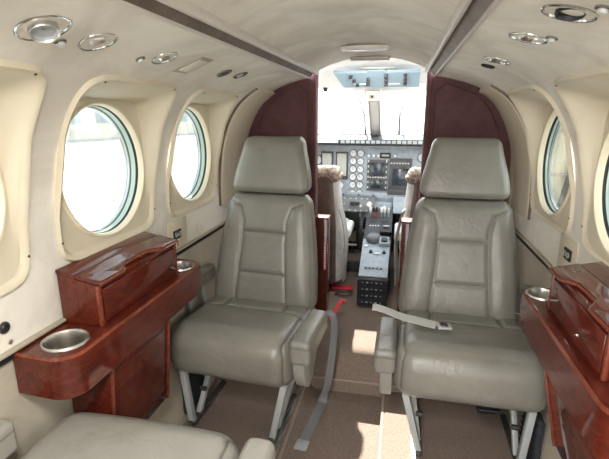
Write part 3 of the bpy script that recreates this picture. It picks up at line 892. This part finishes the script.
# windscreen frame: sill, header, centre post and side posts
root = tag(empty('window_13', (0, 3.25, 1.2)), kind='structure')
T = root.location
bm = bmesh.new(); bar(bm, V((-.027, 2.985, 1.385)) - T, V((-.022, 3.42, 1.06)) - T, .064, .03, (1, 0, 0), 0, .008); obj('centre_post', bm, 'white', root)
bm = bmesh.new(); bar(bm, V((.008, 2.975, 1.38)) - T, V((.012, 3.40, 1.06)) - T, .010, .036, (1, 0, 0), 0, .003); bar(bm, V((-.062, 2.975, 1.38)) - T, V((-.056, 3.40, 1.06)) - T, .010, .036, (1, 0, 0), 0, .003); obj('post_edge', bm, 'tan', root)
bm = bmesh.new(); box(bm, V((0, 2.99, 1.392)) - T, (1.25, .05, .05), .01); obj('header', bm, 'white', root)
bm = bmesh.new(); box(bm, V((0, 3.50, 1.03)) - T, (1.36, .14, .05), .01); obj('sill', bm, 'glare', root)
for sg in (-1, 1):
    bm = bmesh.new()
    q = [V((sg * .03, 2.995, 1.375)) - T, V((sg * .60, 2.985, 1.36)) - T, V((sg * .66, 3.40, 1.06)) - T, V((sg * .03, 3.47, 1.06)) - T]
    lo = [bm.verts.new(p) for p in q]; hi = [bm.verts.new(p + V((0, .006, .008))) for p in q]
    bm.faces.new(lo); bm.faces.new(hi[::-1])
    for k in range(4): bm.faces.new((lo[k], hi[k], hi[(k + 1) % 4], lo[(k + 1) % 4]))
    obj('pane', bm, 'screenglass', root, 0)
    bm = bmesh.new(); bar(bm, V((sg * .62, 2.98, 1.38)) - T, V((sg * .67, 3.44, 1.05)) - T, .06, .05, (1, 0, 0)); obj('side_post', bm, 'white', root)
for sg in (-1, 1):
    t = thing('windscreen_wiper', 'thin grey wiper outside the windscreen, %s of the centre post' % ('left' if sg < 0 else 'right'), 'wiper', (sg * .13 + .015, 3.575, 1.08))
    bm = bmesh.new(); tube(bm, [(0, 0, .0), (-sg * .0, -.14, .135), (sg * .03, -.28, .250)], .008, 8); obj('blade', bm, 'glare', t)
    bm = bmesh.new(); tube(bm, [(0, .02, -.02), (0, 0, .02)], .010, 8); obj('pivot', bm, 'paint', t)

# compass at the top of the post
t = thing('magnetic_compass', 'small pale compass box at the top of the windscreen centre post', 'compass', (-.03, 2.94, 1.30))
bm = bmesh.new(); box(bm, (0, 0, .035), (.085, .06, .062), .008); obj('housing', bm, 'rail', t)
bm = bmesh.new(); box(bm, (0, -.031, .032), (.040, .004, .030), .002); obj('window', bm, 'tan', t)
bm = bmesh.new(); box(bm, (0, -.034, .032), (.018, .004, .014), .001); obj('card', bm, 'black', t)
for dx in (-.052, .052):
    bm = bmesh.new(); box(bm, (dx, .0, .05), (.018, .03, .055), .005); obj('lug', bm, 'rail', t)

# overhead switch panel
t = thing('overhead_panel', 'light blue overhead switch panel above the windscreen', 'panel', (0, 2.82, 1.39))
ang = math.atan2(.09, .14)
bm = bmesh.new()
P0 = V((0, -.06, .070)); P1 = V((0, .06, -.004))
def op(u, v, h):  # u along x, v 0 (bottom) .. 1 (top), h off the face
    d = (P0 - P1); nn = V((0, -d.z, d.y)).normalized() * (1 if True else 1)
    nn = V((0, -abs(d.z), -abs(d.y))).normalized()
    return V((u, 0, 0)) + P1 + d * v + nn * h
prism(bm, [(-.205, 0), (.252, 0), (.250, 1), (.055, 1), (.045, 1.12), (-.045, 1.12), (-.055, 1), (-.255, 1)], lambda u, v, h: op(u, v, -h), .02)
obj('face', bm, 'panelblue', t, 30)
for cx, lean, ks in ((-.150, .018, (.80, .52, .24)), (-.045, -.005, (.62, .30)), (.058, 0, (.86, .56, .26)), (.170, 0, (.86, .58, .30))):
    for k, v in enumerate(ks):
        bm = bmesh.new(); o_ = op(cx + lean * k - .003 , v, .008); box(bm, o_, (.022, .014, .020), .003)
        obj('rocker_switch', bm, 'black', t)
for cx in (-.10, .10):
    bm = bmesh.new(); box(bm, op(cx, .24, .001), (.075, .006, .006)); obj('legend_strip', bm, 'white', t)
bm = bmesh.new(); box(bm, (0, -.16, .145), (.60, .10, .012), .004); obj('cream_surround', bm, 'cream', t)
bm = bmesh.new(); box(bm, op(.01, 1.28, -.004), (.20, .02, .012), .003); obj('top_bar', bm, 'plastic', t)
t = thing('map_light', 'small dark swivel light at the left of the overhead switch panel', 'light', (-.31, 2.80, 1.385))
bm = bmesh.new(); lathe(bm, (0, 0, 0), (0, -.3, -1), [(-.02, .024), (.0, .024), (.006, .018)], 20, None, True, True); obj('bezel', bm, 'rail', t)
bm = bmesh.new(); lathe(bm, (0, -.002, -.006), (.3, -.5, -1), [(0, .013), (.014, .012)], 16, None, True, True); obj('lamp', bm, 'black', t)

# ------------------------------------------------------------------ instrument panel (on the plane y = 3.3)
PY = 3.30
def ix(px): return -.178 + (px - 355) * .00724
def iz(py): return 1.0075 - (py - 145) * .00775
tp = thing('instrument_panel', 'blue-grey cockpit instrument panel under a dark glareshield', 'panel', (0, PY, .50))
TP = tp.location
def part(name, mat, x, y, z, s, bev=.002, parent=None, label=None):
    bm = bmesh.new(); box(bm, (x, y, z - .5), s, bev); return obj(name, bm, mat, parent or tp, label=label)
part('main_board', 'panel', 0, .03, .80, (1.30, .04, .50), .004)
# glareshield: curved dark hood with the annunciator strip
bm = bmesh.new()
rows = []
for k in range(31):
    x = -.66 + 1.32 * k / 30
    dz = -.075 * max(0, (abs(x + .02) - .40) / .26) ** 1.8
    rows.append([bm.verts.new((x, yy, z + dz - .5)) for yy, z in ((-.13, 1.010), (-.14, 1.030), (-.10, 1.045), (.05, 1.075), (.22, 1.06), (.22, 1.03), (.02, 1.00))])
for i in range(30):
    for j in range(7): bm.faces.new((rows[i][j], rows[i][(j + 1) % 7], rows[i + 1][(j + 1) % 7], rows[i + 1][j]))
bm.faces.new(rows[0]); bm.faces.new(rows[-1])
obj('glareshield', bm, 'glare', tp, 40)
part('annunciator_strip', 'glare', .045, -.128, 1.037, (.64, .03, .036), .003)
for k in range(17):
    part('annunciator_light', 'paint' if k % 3 else 'panel', -.240 + .0355 * k, -.144, 1.037, (.028, .004, .021), .001)
# light upper band right of the gauges with its small display
part('upper_band', 'panel', ix(400), .008, iz(153), (.40, .006, .075), .002)
d = part('small_display', 'black', ix(387.5), 0, iz(154.5), (.078, .012, .040), .003)
part('readout', 'cover', ix(387.5), -.007, iz(154.5), (.052, .004, .014), .001, d)
for px, mat in ((397, 'levwhite'), (371, 'silver'), (376, 'silver'), (380.5, 'silver')):
    bm = bmesh.new(); lathe(bm, (ix(px), .006, iz(155) - .5), (0, -1, 0), [(0, .011), (.014, .009)], 14, None, True, True); obj('knob', bm, mat, tp)
# engine gauges: two columns of six
def gauge(px, py, r, face='dial', ang=.6):
    bm = bmesh.new(); lathe(bm, (ix(px), .012, iz(py) - .5), (0, -1, 0), [(0, r * 1.12), (.010, r * 1.12), (.012, r), (.006, r * .96)], 24); g_ = obj('gauge_bezel', bm, 'pedestal', tp)
    bm = bmesh.new(); lathe(bm, (ix(px), .006, iz(py) - .5), (0, -1, 0), [(0, r), (.002, r * .97), (.0021, .0005)], 24); obj('dial', bm, face, g_)
    bm = bmesh.new(); bar(bm, (ix(px), .001, iz(py) - .5), (ix(px) + r * .7 * math.cos(ang), .001, iz(py) - .5 + r * .7 * math.sin(ang)), .004, .002, (0, 1, 0), 0, 0); obj('needle', bm, 'darkmetal', g_)
for r_ in range(6):
    for c_ in range(2):
        gauge(355 + 7.6 * c_, 153 + 7.6 * r_, .024 if r_ < 5 else .022, 'dial', 2.4 - r_ * .5 + c_ * 1.3)
gauge(317, 160, .036, 'dial', 1.0); gauge(342, 184, .028, 'dial', 2.0); gauge(424, 156, .032, 'dial', .4)
# two covered displays on the left
for px in (328, 343.5):
    d = part('display_bezel', 'pedestal', ix(px), 0, iz(165), (.092, .016, .205), .004)
    part('screen_cover', 'cover', ix(px), -.009, iz(164), (.070, .004, .165), .002, d)
# radio stack, big display
d = part('radio_bezel', 'pedestal', ix(380), 0, iz(173.5), (.150, .016, .230), .004)
part('radio_screen', 'screen', ix(380), -.009, iz(167.5), (.112, .004, .095), .002, d)
part('radio_screen', 'screen', ix(380), -.009, iz(182), (.092, .004, .060), .002, d)
for k in range(6):
    for sx in (-1, 1):
        part('radio_key', 'silver', ix(380) + sx * .066, -.009, iz(160 + 5 * k), (.009, .004, .016), .001, d)
for k in range(6): part('radio_key', 'silver', ix(380) - .05 + .02 * k, -.009, iz(175.4), (.012, .004, .009), .001, d)
d = part('display_bezel', 'pedestal', ix(403), 0, iz(173), (.160, .018, .245), .004)
part('display_screen', 'screen', ix(403.5), -.010, iz(174.5), (.118, .004, .125), .002, d)
for k in range(7): part('display_key', 'silver', ix(394) + .020 * k, -.010, iz(161.5), (.012, .004, .009), .001, d)
part('audio_unit', 'pedestal', ix(402), -.002, iz(189), (.160, .016, .040), .003)
part('lower_band', 'panel', ix(385), .004, iz(193), (.50, .012, .045), .002)
for px in (346, 377, 362): part('toggle', 'black', ix(px), -.008, iz(193), (.012, .014, .012), .002)
# sub panel with rows of switches
bm = bmesh.new(); box(bm, (-.23, -.055, .075), (.46, .03, .125), .004, Matrix.Rotation(-.5, 4, 'X')); obj('sub_panel', bm, 'dialdark', tp)
bm = bmesh.new(); box(bm, (.36, -.055, .075), (.46, .03, .125), .004, Matrix.Rotation(-.5, 4, 'X')); obj('sub_panel', bm, 'panel', tp)
for row in range(3):
    for k in range(9):
        bm = bmesh.new(); box(bm, (-.395 + .042 * k, -.087 + .022 * row, .030 + .040 * row), (.013, .016, .018), .003); obj('toggle', bm, 'silver' if (k + row) % 3 else 'levwhite', tp)
for row in range(2):
    bm = bmesh.new(); box(bm, (-.23, -.078 + .022 * row, .050 + .040 * row), (.40, .005, .006)); obj('legend_strip', bm, 'paint', tp)
for px, py, r in ((374, 201, .022), (380, 206, .018), (368, 209, .016), (384, 211, .016), (389, 204, .016), (365, 203, .012)):
    bm = bmesh.new(); lathe(bm, (ix(px), -.05, iz(py) - .5), (0, -1, .3), [(0, r), (.03, r * .9), (.032, r * .5)], 16, None, True, True); obj('knob', bm, 'silver' if r > .017 else 'levwhite', tp)
part('centre_sub_panel', 'panel', ix(380), -.02, iz(206), (.24, .05, .12), .004)
for px in (356.5, 362): part('rocker_switch', 'black', ix(px), -.10, iz(199), (.034, .03, .022), .003)
part('knee_board', 'black', -.36, .02, .45, (.60, .03, .20), .004)
part('knee_board', 'black', .42, .02, .45, (.50, .03, .20), .004)

# firewall, rudder pedals, foot well
t = thing('rudder_pedals', 'pale rudder pedal plates in the dark left foot well', 'pedal', (-.16, 3.42, .13))
bm = bmesh.new(); box(bm, (-.07, 0, .165), (.16, .02, .12), .006, Matrix.Rotation(-.3, 4, 'X')); obj('pedal', bm, 'tan', t)
bm = bmesh.new(); box(bm, (-.07, -.03, .245), (.18, .03, .012), .003); obj('top_bar', bm, 'rail', t)
bm = bmesh.new(); box(bm, (-.07, -.03, .085), (.18, .03, .012), .003); obj('bottom_bar', bm, 'rail', t)
bm = bmesh.new(); bar(bm, (-.12, .0, .0), (-.12, .0, .24), .014, .014); bar(bm, (-.02, .0, .0), (-.02, .0, .24), .014, .014); obj('support', bm, 'darkmetal', t)
bm = bmesh.new(); box(bm, (0, 3.56, .60), (1.36, .04, .95), .0)
tag(obj('wall_firewall', bm, 'black'), kind='structure')

# ------------------------------------------------------------------ centre pedestal
t = thing('control_pedestal', 'grey centre pedestal with throttle levers, blue panel and black radio stack', 'pedestal', (.045, 2.75, .13))
T = t.location
def pp(u, y, z): return V((u, y - T.y, z - T.z))
bm = bmesh.new()
side = [(2.50, .135), (2.50, .33), (2.52, .345), (2.76, .435), (2.80, .45), (3.00, .545), (3.12, .565), (3.17, .56), (3.17, .135)]
prism(bm, [(y, z) for y, z in side], lambda u, v, h: pp(-.088 + h, u, v), .176, 0, .004)
obj('body', bm, 'pedestal', t, 30)
bm = bmesh.new()
prism(bm, [(2.385, .150), (2.385, .306), (2.397, .317), (2.52, .345), (2.52, .150)], lambda u, v, h: pp(-.086 + h, u, v), .172, 0, .004)
ra = obj('radio_stack', bm, 'black', t, 30)
for k in range(4):
    bm = bmesh.new(); box(bm, pp(0, 2.382, .172 + .040 * k), (.160, .008, .036), .003); b_ = obj('radio_face', bm, 'blackbag', ra)
    for j in range(5):
        bm = bmesh.new(); box(bm, pp(-.055 + .026 * j, 2.376, .174 + .040 * k), (.012, .006, .006), .001); obj('key', bm, 'paint' if j % 2 else 'dialdark', b_)
bm = bmesh.new()
def bl(u, f, h): return pp(u, 2.400 + .34 * f, .319 + .125 * f) + V((0, -.34, .94)) * h
prism(bm, [(-.082, 0), (.082, 0), (.086, 1), (-.086, 1)], lambda u, v, h: bl(u, v, h), .008, 0, .002)
bp = obj('trim_panel', bm, 'panel', t, 30)
for k in range(5):
    bm = bmesh.new(); box(bm, bl(-.045 + .022 * k, .20, .011), (.014, .020, .008), .002); obj('key', bm, 'dialdark', bp)
for u in (-.028, .052):
    bm = bmesh.new(); lathe(bm, bl(u, .62, .008), (0, -.34, .94), [(0, .012), (.014, .009)], 14, None, True, True); obj('knob', bm, 'black', bp)
bm = bmesh.new(); box(bm, bl(.012, .60, .010), (.034, .030, .003), .001); obj('legend_plate', bm, 'white', bp)
bm = bmesh.new(); box(bm, bl(-.062, .80, .010), (.022, .034, .004), .001); obj('legend_plate', bm, 'white', bp)
bm = bmesh.new(); lathe(bm, pp(-.022, 2.73, .452), (0, -.45, .9), [(0, .046), (.020, .046), (.034, .036), (.040, .016), (.041, .001)], 28); obj('trim_knob', bm, 'dialdark', t)
bm = bmesh.new(); box(bm, pp(.048, 2.70, .448), (.062, .075, .035), .008, Matrix.Rotation(.4, 4, 'X')); obj('cup_bracket', bm, 'panel', t)
bm = bmesh.new(); box(bm, pp(.048, 2.692, .462), (.040, .040, .026), .008, Matrix.Rotation(.4, 4, 'X')); obj('flap_switch', bm, 'black', t)
bm = bmesh.new(); box(bm, pp(.052, 2.85, .500), (.075, .11, .03), .004, Matrix.Rotation(.45, 4, 'X')); obj('quadrant_plate', bm, 'black', t)
bm = bmesh.new(); bar(bm, pp(.03, 2.83, .520), pp(.075, 2.83, .520), .010, .014, (0, 0, 1)); obj('flap_lever', bm, 'silver', t)
for k, (u, m_) in enumerate(((-.060, 'levwhite'), (-.038, 'redlev'), (-.018, 'redlev'), (.014, 'levwhite'), (.036, 'levwhite'), (.060, 'silver'))):
    bm = bmesh.new(); bar(bm, pp(u, 3.02, .50), pp(u, 2.97, .585), .010, .014); lv = obj('lever', bm, 'silver' if m_ != 'redlev' else 'redlev', t)
    bm = bmesh.new(); box(bm, pp(u, 2.965, .598), (.017, .022, .034), .004); obj('lever_knob', bm, m_ if k > 2 else ('levwhite' if k == 0 else 'black'), lv)
for k in range(5):
    bm = bmesh.new(); box(bm, pp(-.055 + .018 * k, 2.90, .500), (.010, .010, .006), .001, Matrix.Rotation(.45, 4, 'X')); obj('legend_plate', bm, 'levwhite', t)
# trim wheel on the left flank
bm = bmesh.new()
lathe(bm, pp(-.108, 2.90, .455), (1, 0, 0), [(-.010, .095), (-.010, .125), (0, .131), (.010, .125), (.010, .095), (-.010, .095)], 44)
for k in range(44):
    a = 2 * PI * k / 44
    box(bm, pp(-.108, 2.90, .455) + V((0, math.cos(a), math.sin(a))) * .130, (.018, .006, .006), 0)
wh = obj('trim_wheel', bm, 'black', t, 35)
bm = bmesh.new(); lathe(bm, pp(-.108, 2.90, .455), (1, 0, 0), [(-.006, .098), (-.006, .02), (.018, .02)], 32); obj('wheel_disc', bm, 'pedestal', wh)
# floor bits left of the pedestal
t = thing('foot_plate', 'dark grey foot plate on the cockpit floor left of the pedestal', 'plate', (-.115, 2.98, .142))
bm = bmesh.new(); box(bm, (0, 0, .035), (.10, .03, .075), .006); obj('plate', bm, 'glare', t)
t = thing('red_floor_marker', 'red cover strip on the cockpit floor left of the pedestal', 'cover', (-.155, 2.63, .142))
bm = bmesh.new(); box(bm, (0, 0, .008), (.135, .055, .014), .005); obj('strip', bm, 'red', t)
t = thing('floor_ring', 'small dark pull ring on the cockpit floor beside the red cover strip', 'handle', (-.135, 2.54, .145))
bm = bmesh.new()
tube(bm, [(.052 * math.cos(2 * PI * k / 28), .034 * math.sin(2 * PI * k / 28), .006) for k in range(29)], .006, 8); obj('ring', bm, 'darkmetal', t)
t = thing('safety_strap', 'red strap hanging down at the left side of the doorway floor', 'strap', (-.135, 2.17, .165))
bm = bmesh.new()
ribbon(bm, spline([(.026, .09, .055), (.018, .06, .060), (.004, .03, .040), (-.010, -.01, .012), (-.022, -.06, .006)], 8), .020, .005, (1, .2, 0)); obj('strap', bm, 'red', t)
bm = bmesh.new(); box(bm, (.028, .10, .050), (.034, .03, .022), .004); obj('clip', bm, 'redlev', t)

# ------------------------------------------------------------------ cockpit seats (seen from behind)
def pilot(sg, cx, label):
    t = thing('pilot_chair', label, 'seat', (cx, 2.78, .14))
    def wp(p, raw):
        v = (raw.z + .36) / .72
        w = 1 - .12 * sm(.5, 1, v)
        return V((p.x * w, p.y + .0 - (v - .5) * .06, p.z)), 0
    bm, _ = rbox(.165, .035, .36, .03, (16, 4, 24), wp, 5); obj('back_panel', bm, 'pilotback', t, 180, loc=(0, -.205, .40))
    bm, _ = rbox(.205, .055, .375, .05, (16, 6, 24), wp, 6); obj('side_cover', bm, 'pilotside', t, 180, loc=(0, -.150, .41))
    def wf(p, raw):
        q = V((p.x * (1 - .06 * (raw.z > 0)), p.y, p.z))
        n_ = noise.noise_vector(q * 26 + V((cx * 9, 0, 0))) * .004 + noise.noise_vector(q * 70) * .003
        return q + n_, 0
    bm, _ = rbox(.196, .074, .044, .040, (44, 20, 14), wf, 7); obj('sheepskin_top', bm, 'fleece', t, 180, loc=(0, -.195, .745))
    bm, _ = rbox(.21, .22, .07, .05, (12, 12, 6), None, 5); obj('seat_cushion', bm, 'pilotside', t, 180, loc=(0, .10, .30))
    bm = bmesh.new(); box(bm, (0, .06, .12), (.34, .34, .22), .02); obj('pedestal', bm, 'darkmetal', t)
    def wr(p, raw): return p, 0
    bm, _ = rbox(.022, .14, .03, .02, (6, 12, 6), None, 4); obj('armrest', bm, 'pilotside', t, 180, loc=(-sg * .222, .0, .36))
    # shoulder harness over the inboard side
    bm = bmesh.new()
    ribbon(bm, spline([(-sg * .195, -.235, .55), (-sg * .215, -.215, .46), (-sg * .230, -.20, .34), (-sg * .222, -.17, .20), (-sg * .215, -.15, .06)], 8), .05, .006, (.3, 1, 0)); obj('harness', bm, 'webbing2', t, 40)
    return t
pilot(-1, -.362, 'left cockpit seat back with tan sheepskin top seen through the doorway')
pilot(1, .395, 'right cockpit seat back with tan sheepskin top, half behind the right passenger seat')

# ------------------------------------------------------------------ outside
bm = bmesh.new(); box(bm, (0, 0, -1.25), (160, 160, .02)); tag(obj('ground', bm, 'apron', smooth=0), kind='structure')
def building(label, loc, sz, nw, rz, mat='hangar'):
    t = thing('airport_building', label, 'building', loc, rz)
    bm = bmesh.new(); box(bm, (0, 0, sz[2] / 2), sz, .05); obj('wall', bm, mat, t)
    bm = bmesh.new(); box(bm, (0, 0, sz[2] + .15), (sz[0] + .6, sz[1] + .6, .3), .05); obj('roof', bm, 'white', t)
    for r_ in range(2):
        for k in range(nw):
            bm = bmesh.new(); box(bm, (sz[0] / 2 + .02, -sz[1] / 2 + sz[1] * (k + .5) / nw, sz[2] * (.3 + .38 * r_)), (.06, sz[1] / nw * .55, sz[2] * .17), .02); obj('window', bm, 'hwin', t)
building('beige two storey building across the apron seen through the left windows', (-34, 48, -1.24), (8, 64, 7.5), 15, -.2)
t = thing('hangar', 'beige hangar wall with dark diagonal braces close outside the right windows', 'building', (8.0, 12.5, -1.24))
bm = bmesh.new(); box(bm, (0, 0, 3.2), (11, .5, 6.4), .03); obj('wall', bm, 'hangar2', t)
bm = bmesh.new(); box(bm, (0, .2, 6.5), (11.6, 1.4, .25), .03); obj('roof', bm, 'white', t)
for k in range(8):
    x = -5.0 + 1.25 * k
    bm = bmesh.new(); bar(bm, (x, -.30, .1), (x + .9, -.30, 6.0), .16, .08, (1, 0, 0)); obj('brace', bm, 'hwin2', t)
for k in range(5):
    bm = bmesh.new(); box(bm, (0, -.27, 1.0 + 1.1 * k), (10.8, .06, .07), .01); obj('rail', bm, 'tan', t)

# left wing with engine nacelle, and the propeller
t = thing('aircraft_wing', 'white wing and engine of the aircraft seen low through the left windows', 'wing', (-.9, 1.6, -.35))
def foil(c, n_=14):
    up = [(c * x, c * .09 * math.sqrt(x) * (1 - x) * 2.4) for x in [k / n_ for k in range(n_ + 1)]]
    lo = [(c * x, -c * .035 * math.sqrt(x) * (1 - x) * 2.4) for x in [k / n_ for k in range(n_ - 1, 0, -1)]]
    return up + lo
bm = bmesh.new(); secs = []
for x, le, c, z in ((0, .9, 2.3, .0), (-2.2, .7, 2.0, .08), (-7.5, -.2, 1.1, .55)):
    secs.append([bm.verts.new((x, le - u, z + v)) for u, v in foil(c)])
for i in range(2):
    m_ = len(secs[0])
    for k in range(m_): bm.faces.new((secs[i][k], secs[i][(k + 1) % m_], secs[i + 1][(k + 1) % m_], secs[i + 1][k]))
bm.faces.new(secs[0]); bm.faces.new(secs[-1]); obj('wing_panel', bm, 'white', t, 60)
bm = bmesh.new(); lathe(bm, (-1.75, -1.2, .12), (0, 1, 0), [(0, .05), (.3, .24), (1.2, .36), (2.4, .36), (3.0, .27), (3.15, .20)], 28, None, True, True); obj('engine_nacelle', bm, 'white', t, 40)
t = thing('propeller', 'grey propeller of the left engine glimpsed through the second left window', 'propeller', (-2.65, 3.62, -.23))
bm = bmesh.new(); lathe(bm, (0, -.05, 0), (0, 1, 0), [(0, .19), (.15, .17), (.32, .09), (.40, .002)], 24, None, True); obj('spinner', bm, 'chrome', t)
for k in range(3):
    a = .62 + 2 * PI * k / 3
    bm = bmesh.new(); bar(bm, V((math.cos(a), .0, math.sin(a))) * .15 + V((0, .06, 0)), V((math.cos(a), .0, math.sin(a))) * 1.15 + V((0, .06, 0)), .13, .03, (-math.sin(a), .5, math.cos(a)), 0, .012); obj('blade', bm, 'paint', t)

# ------------------------------------------------------------------ light
sc = bpy.context.scene
w = bpy.data.worlds.new('sky'); sc.world = w; w.use_nodes = True
nt = w.node_tree; bg = nt.nodes['Background']
tc = nt.nodes.new('ShaderNodeTexCoord'); sx = nt.nodes.new('ShaderNodeSeparateXYZ'); nt.links.new(tc.outputs['Generated'], sx.inputs[0])
r = nt.nodes.new('ShaderNodeValToRGB')
r.color_ramp.elements[0].position = 0.0; r.color_ramp.elements[0].color = (1.0, .985, .96, 1)
r.color_ramp.elements[1].position = 0.7; r.color_ramp.elements[1].color = (.84, .92, 1.0, 1)
nt.links.new(sx.outputs['Z'], r.inputs['Fac']); nt.links.new(r.outputs['Color'], bg.inputs['Color'])
bg.inputs['Strength'].default_value = 3.2
sd = bpy.data.lights.new('sun', 'SUN'); sd.energy = 13; sd.angle = .012; sd.color = (1, .95, .86)
so = bpy.data.objects.new('sun', sd); COL.objects.link(so)
so.rotation_euler = V((.22, -1.0, -.82)).to_track_quat('-Z', 'Y').to_euler()
so.location = (-2, 12, 8)
# fill lamps added out of view to brighten the cabin and cockpit
def lamp(name, loc, size, power, rot=(0, 0, 0), col=(1, .97, .92)):
    ld = bpy.data.lights.new(name, 'AREA'); ld.shape = 'RECTANGLE'; ld.size = size[0]; ld.size_y = size[1]; ld.energy = power; ld.color = col
    o = bpy.data.objects.new(name, ld); COL.objects.link(o); o.location = loc; o.rotation_euler = rot
    return o
for k, y in enumerate((.12, -.55, -1.2)):
    t = thing('ceiling_light', 'rectangular fill light added to the ceiling behind the camera', 'light', (0, y, 1.478), 0, 'fill lights added in the aft cabin')
    bm = bmesh.new(); box(bm, (0, 0, .0), (.16, .30, .016), .005); obj('housing', bm, 'rail', t)
    o = lamp('fill_lamp', (0, 0, -.012), (.13, .27), 7); o.parent = t
t = thing('cockpit_fill', 'small round fill light added unseen behind the top of the doorway', 'light', (0, 2.50, 1.505), 0)  # added out of sight to lighten the cockpit
bm = bmesh.new(); lathe(bm, (0, 0, .012), (0, 0, -1), [(0, .05), (.010, .05), (.016, .042), (.014, .002)], 28, None, True); obj('housing', bm, 'rail', t)
o = lamp('fill_lamp', (0, 0, -.010), (.07, .07), 2.0, (.35, 0, 0)); o.parent = t
# daylight guides in the window openings (portals give no light of their own)
def portal(loc, size, rot):
    o = lamp('daylight_portal', loc, size, 1, rot); o.data.cycles.is_portal = True
for sg in (-1, 1):
    for y in WY[sg]: portal((sg * .775, y, ZC), (.36, .36), (0, sg * PI / 2, 0))
portal((0, Y0, .72), (1.4, 1.5), (PI / 2, 0, 0))
portal((0, 3.30, 1.25), (1.3, .55), (-PI / 2 - .6, 0, 0))

# ------------------------------------------------------------------ camera
F = 440.0; VPX, VPY = 402.0, 115.0
p = math.atan((229.5 - VPY) / F); th = math.atan((VPX - 304.5) / F * math.cos(p))
cd = bpy.data.cameras.new('camera'); cd.sensor_fit = 'HORIZONTAL'; cd.sensor_width = 36; cd.lens = 36 * F / 609; cd.clip_start = .02; cd.clip_end = 400
co = bpy.data.objects.new('camera', cd); COL.objects.link(co)
co.location = (.16, 0, 1.22); co.rotation_euler = (PI / 2 - p, 0, th)
sc.camera = co
sc.view_settings.view_transform = 'Standard'; sc.view_settings.look = 'None'; sc.view_settings.gamma = 1.0
sc.view_settings.use_curve_mapping = False
sc.view_settings.exposure = 1.17
sc.cycles.max_bounces = 16; sc.cycles.diffuse_bounces = 10; sc.cycles.glossy_bounces = 6; sc.cycles.transparent_max_bounces = 16
sc.cycles.use_denoising = True
sc.cycles.sample_clamp_indirect = 6
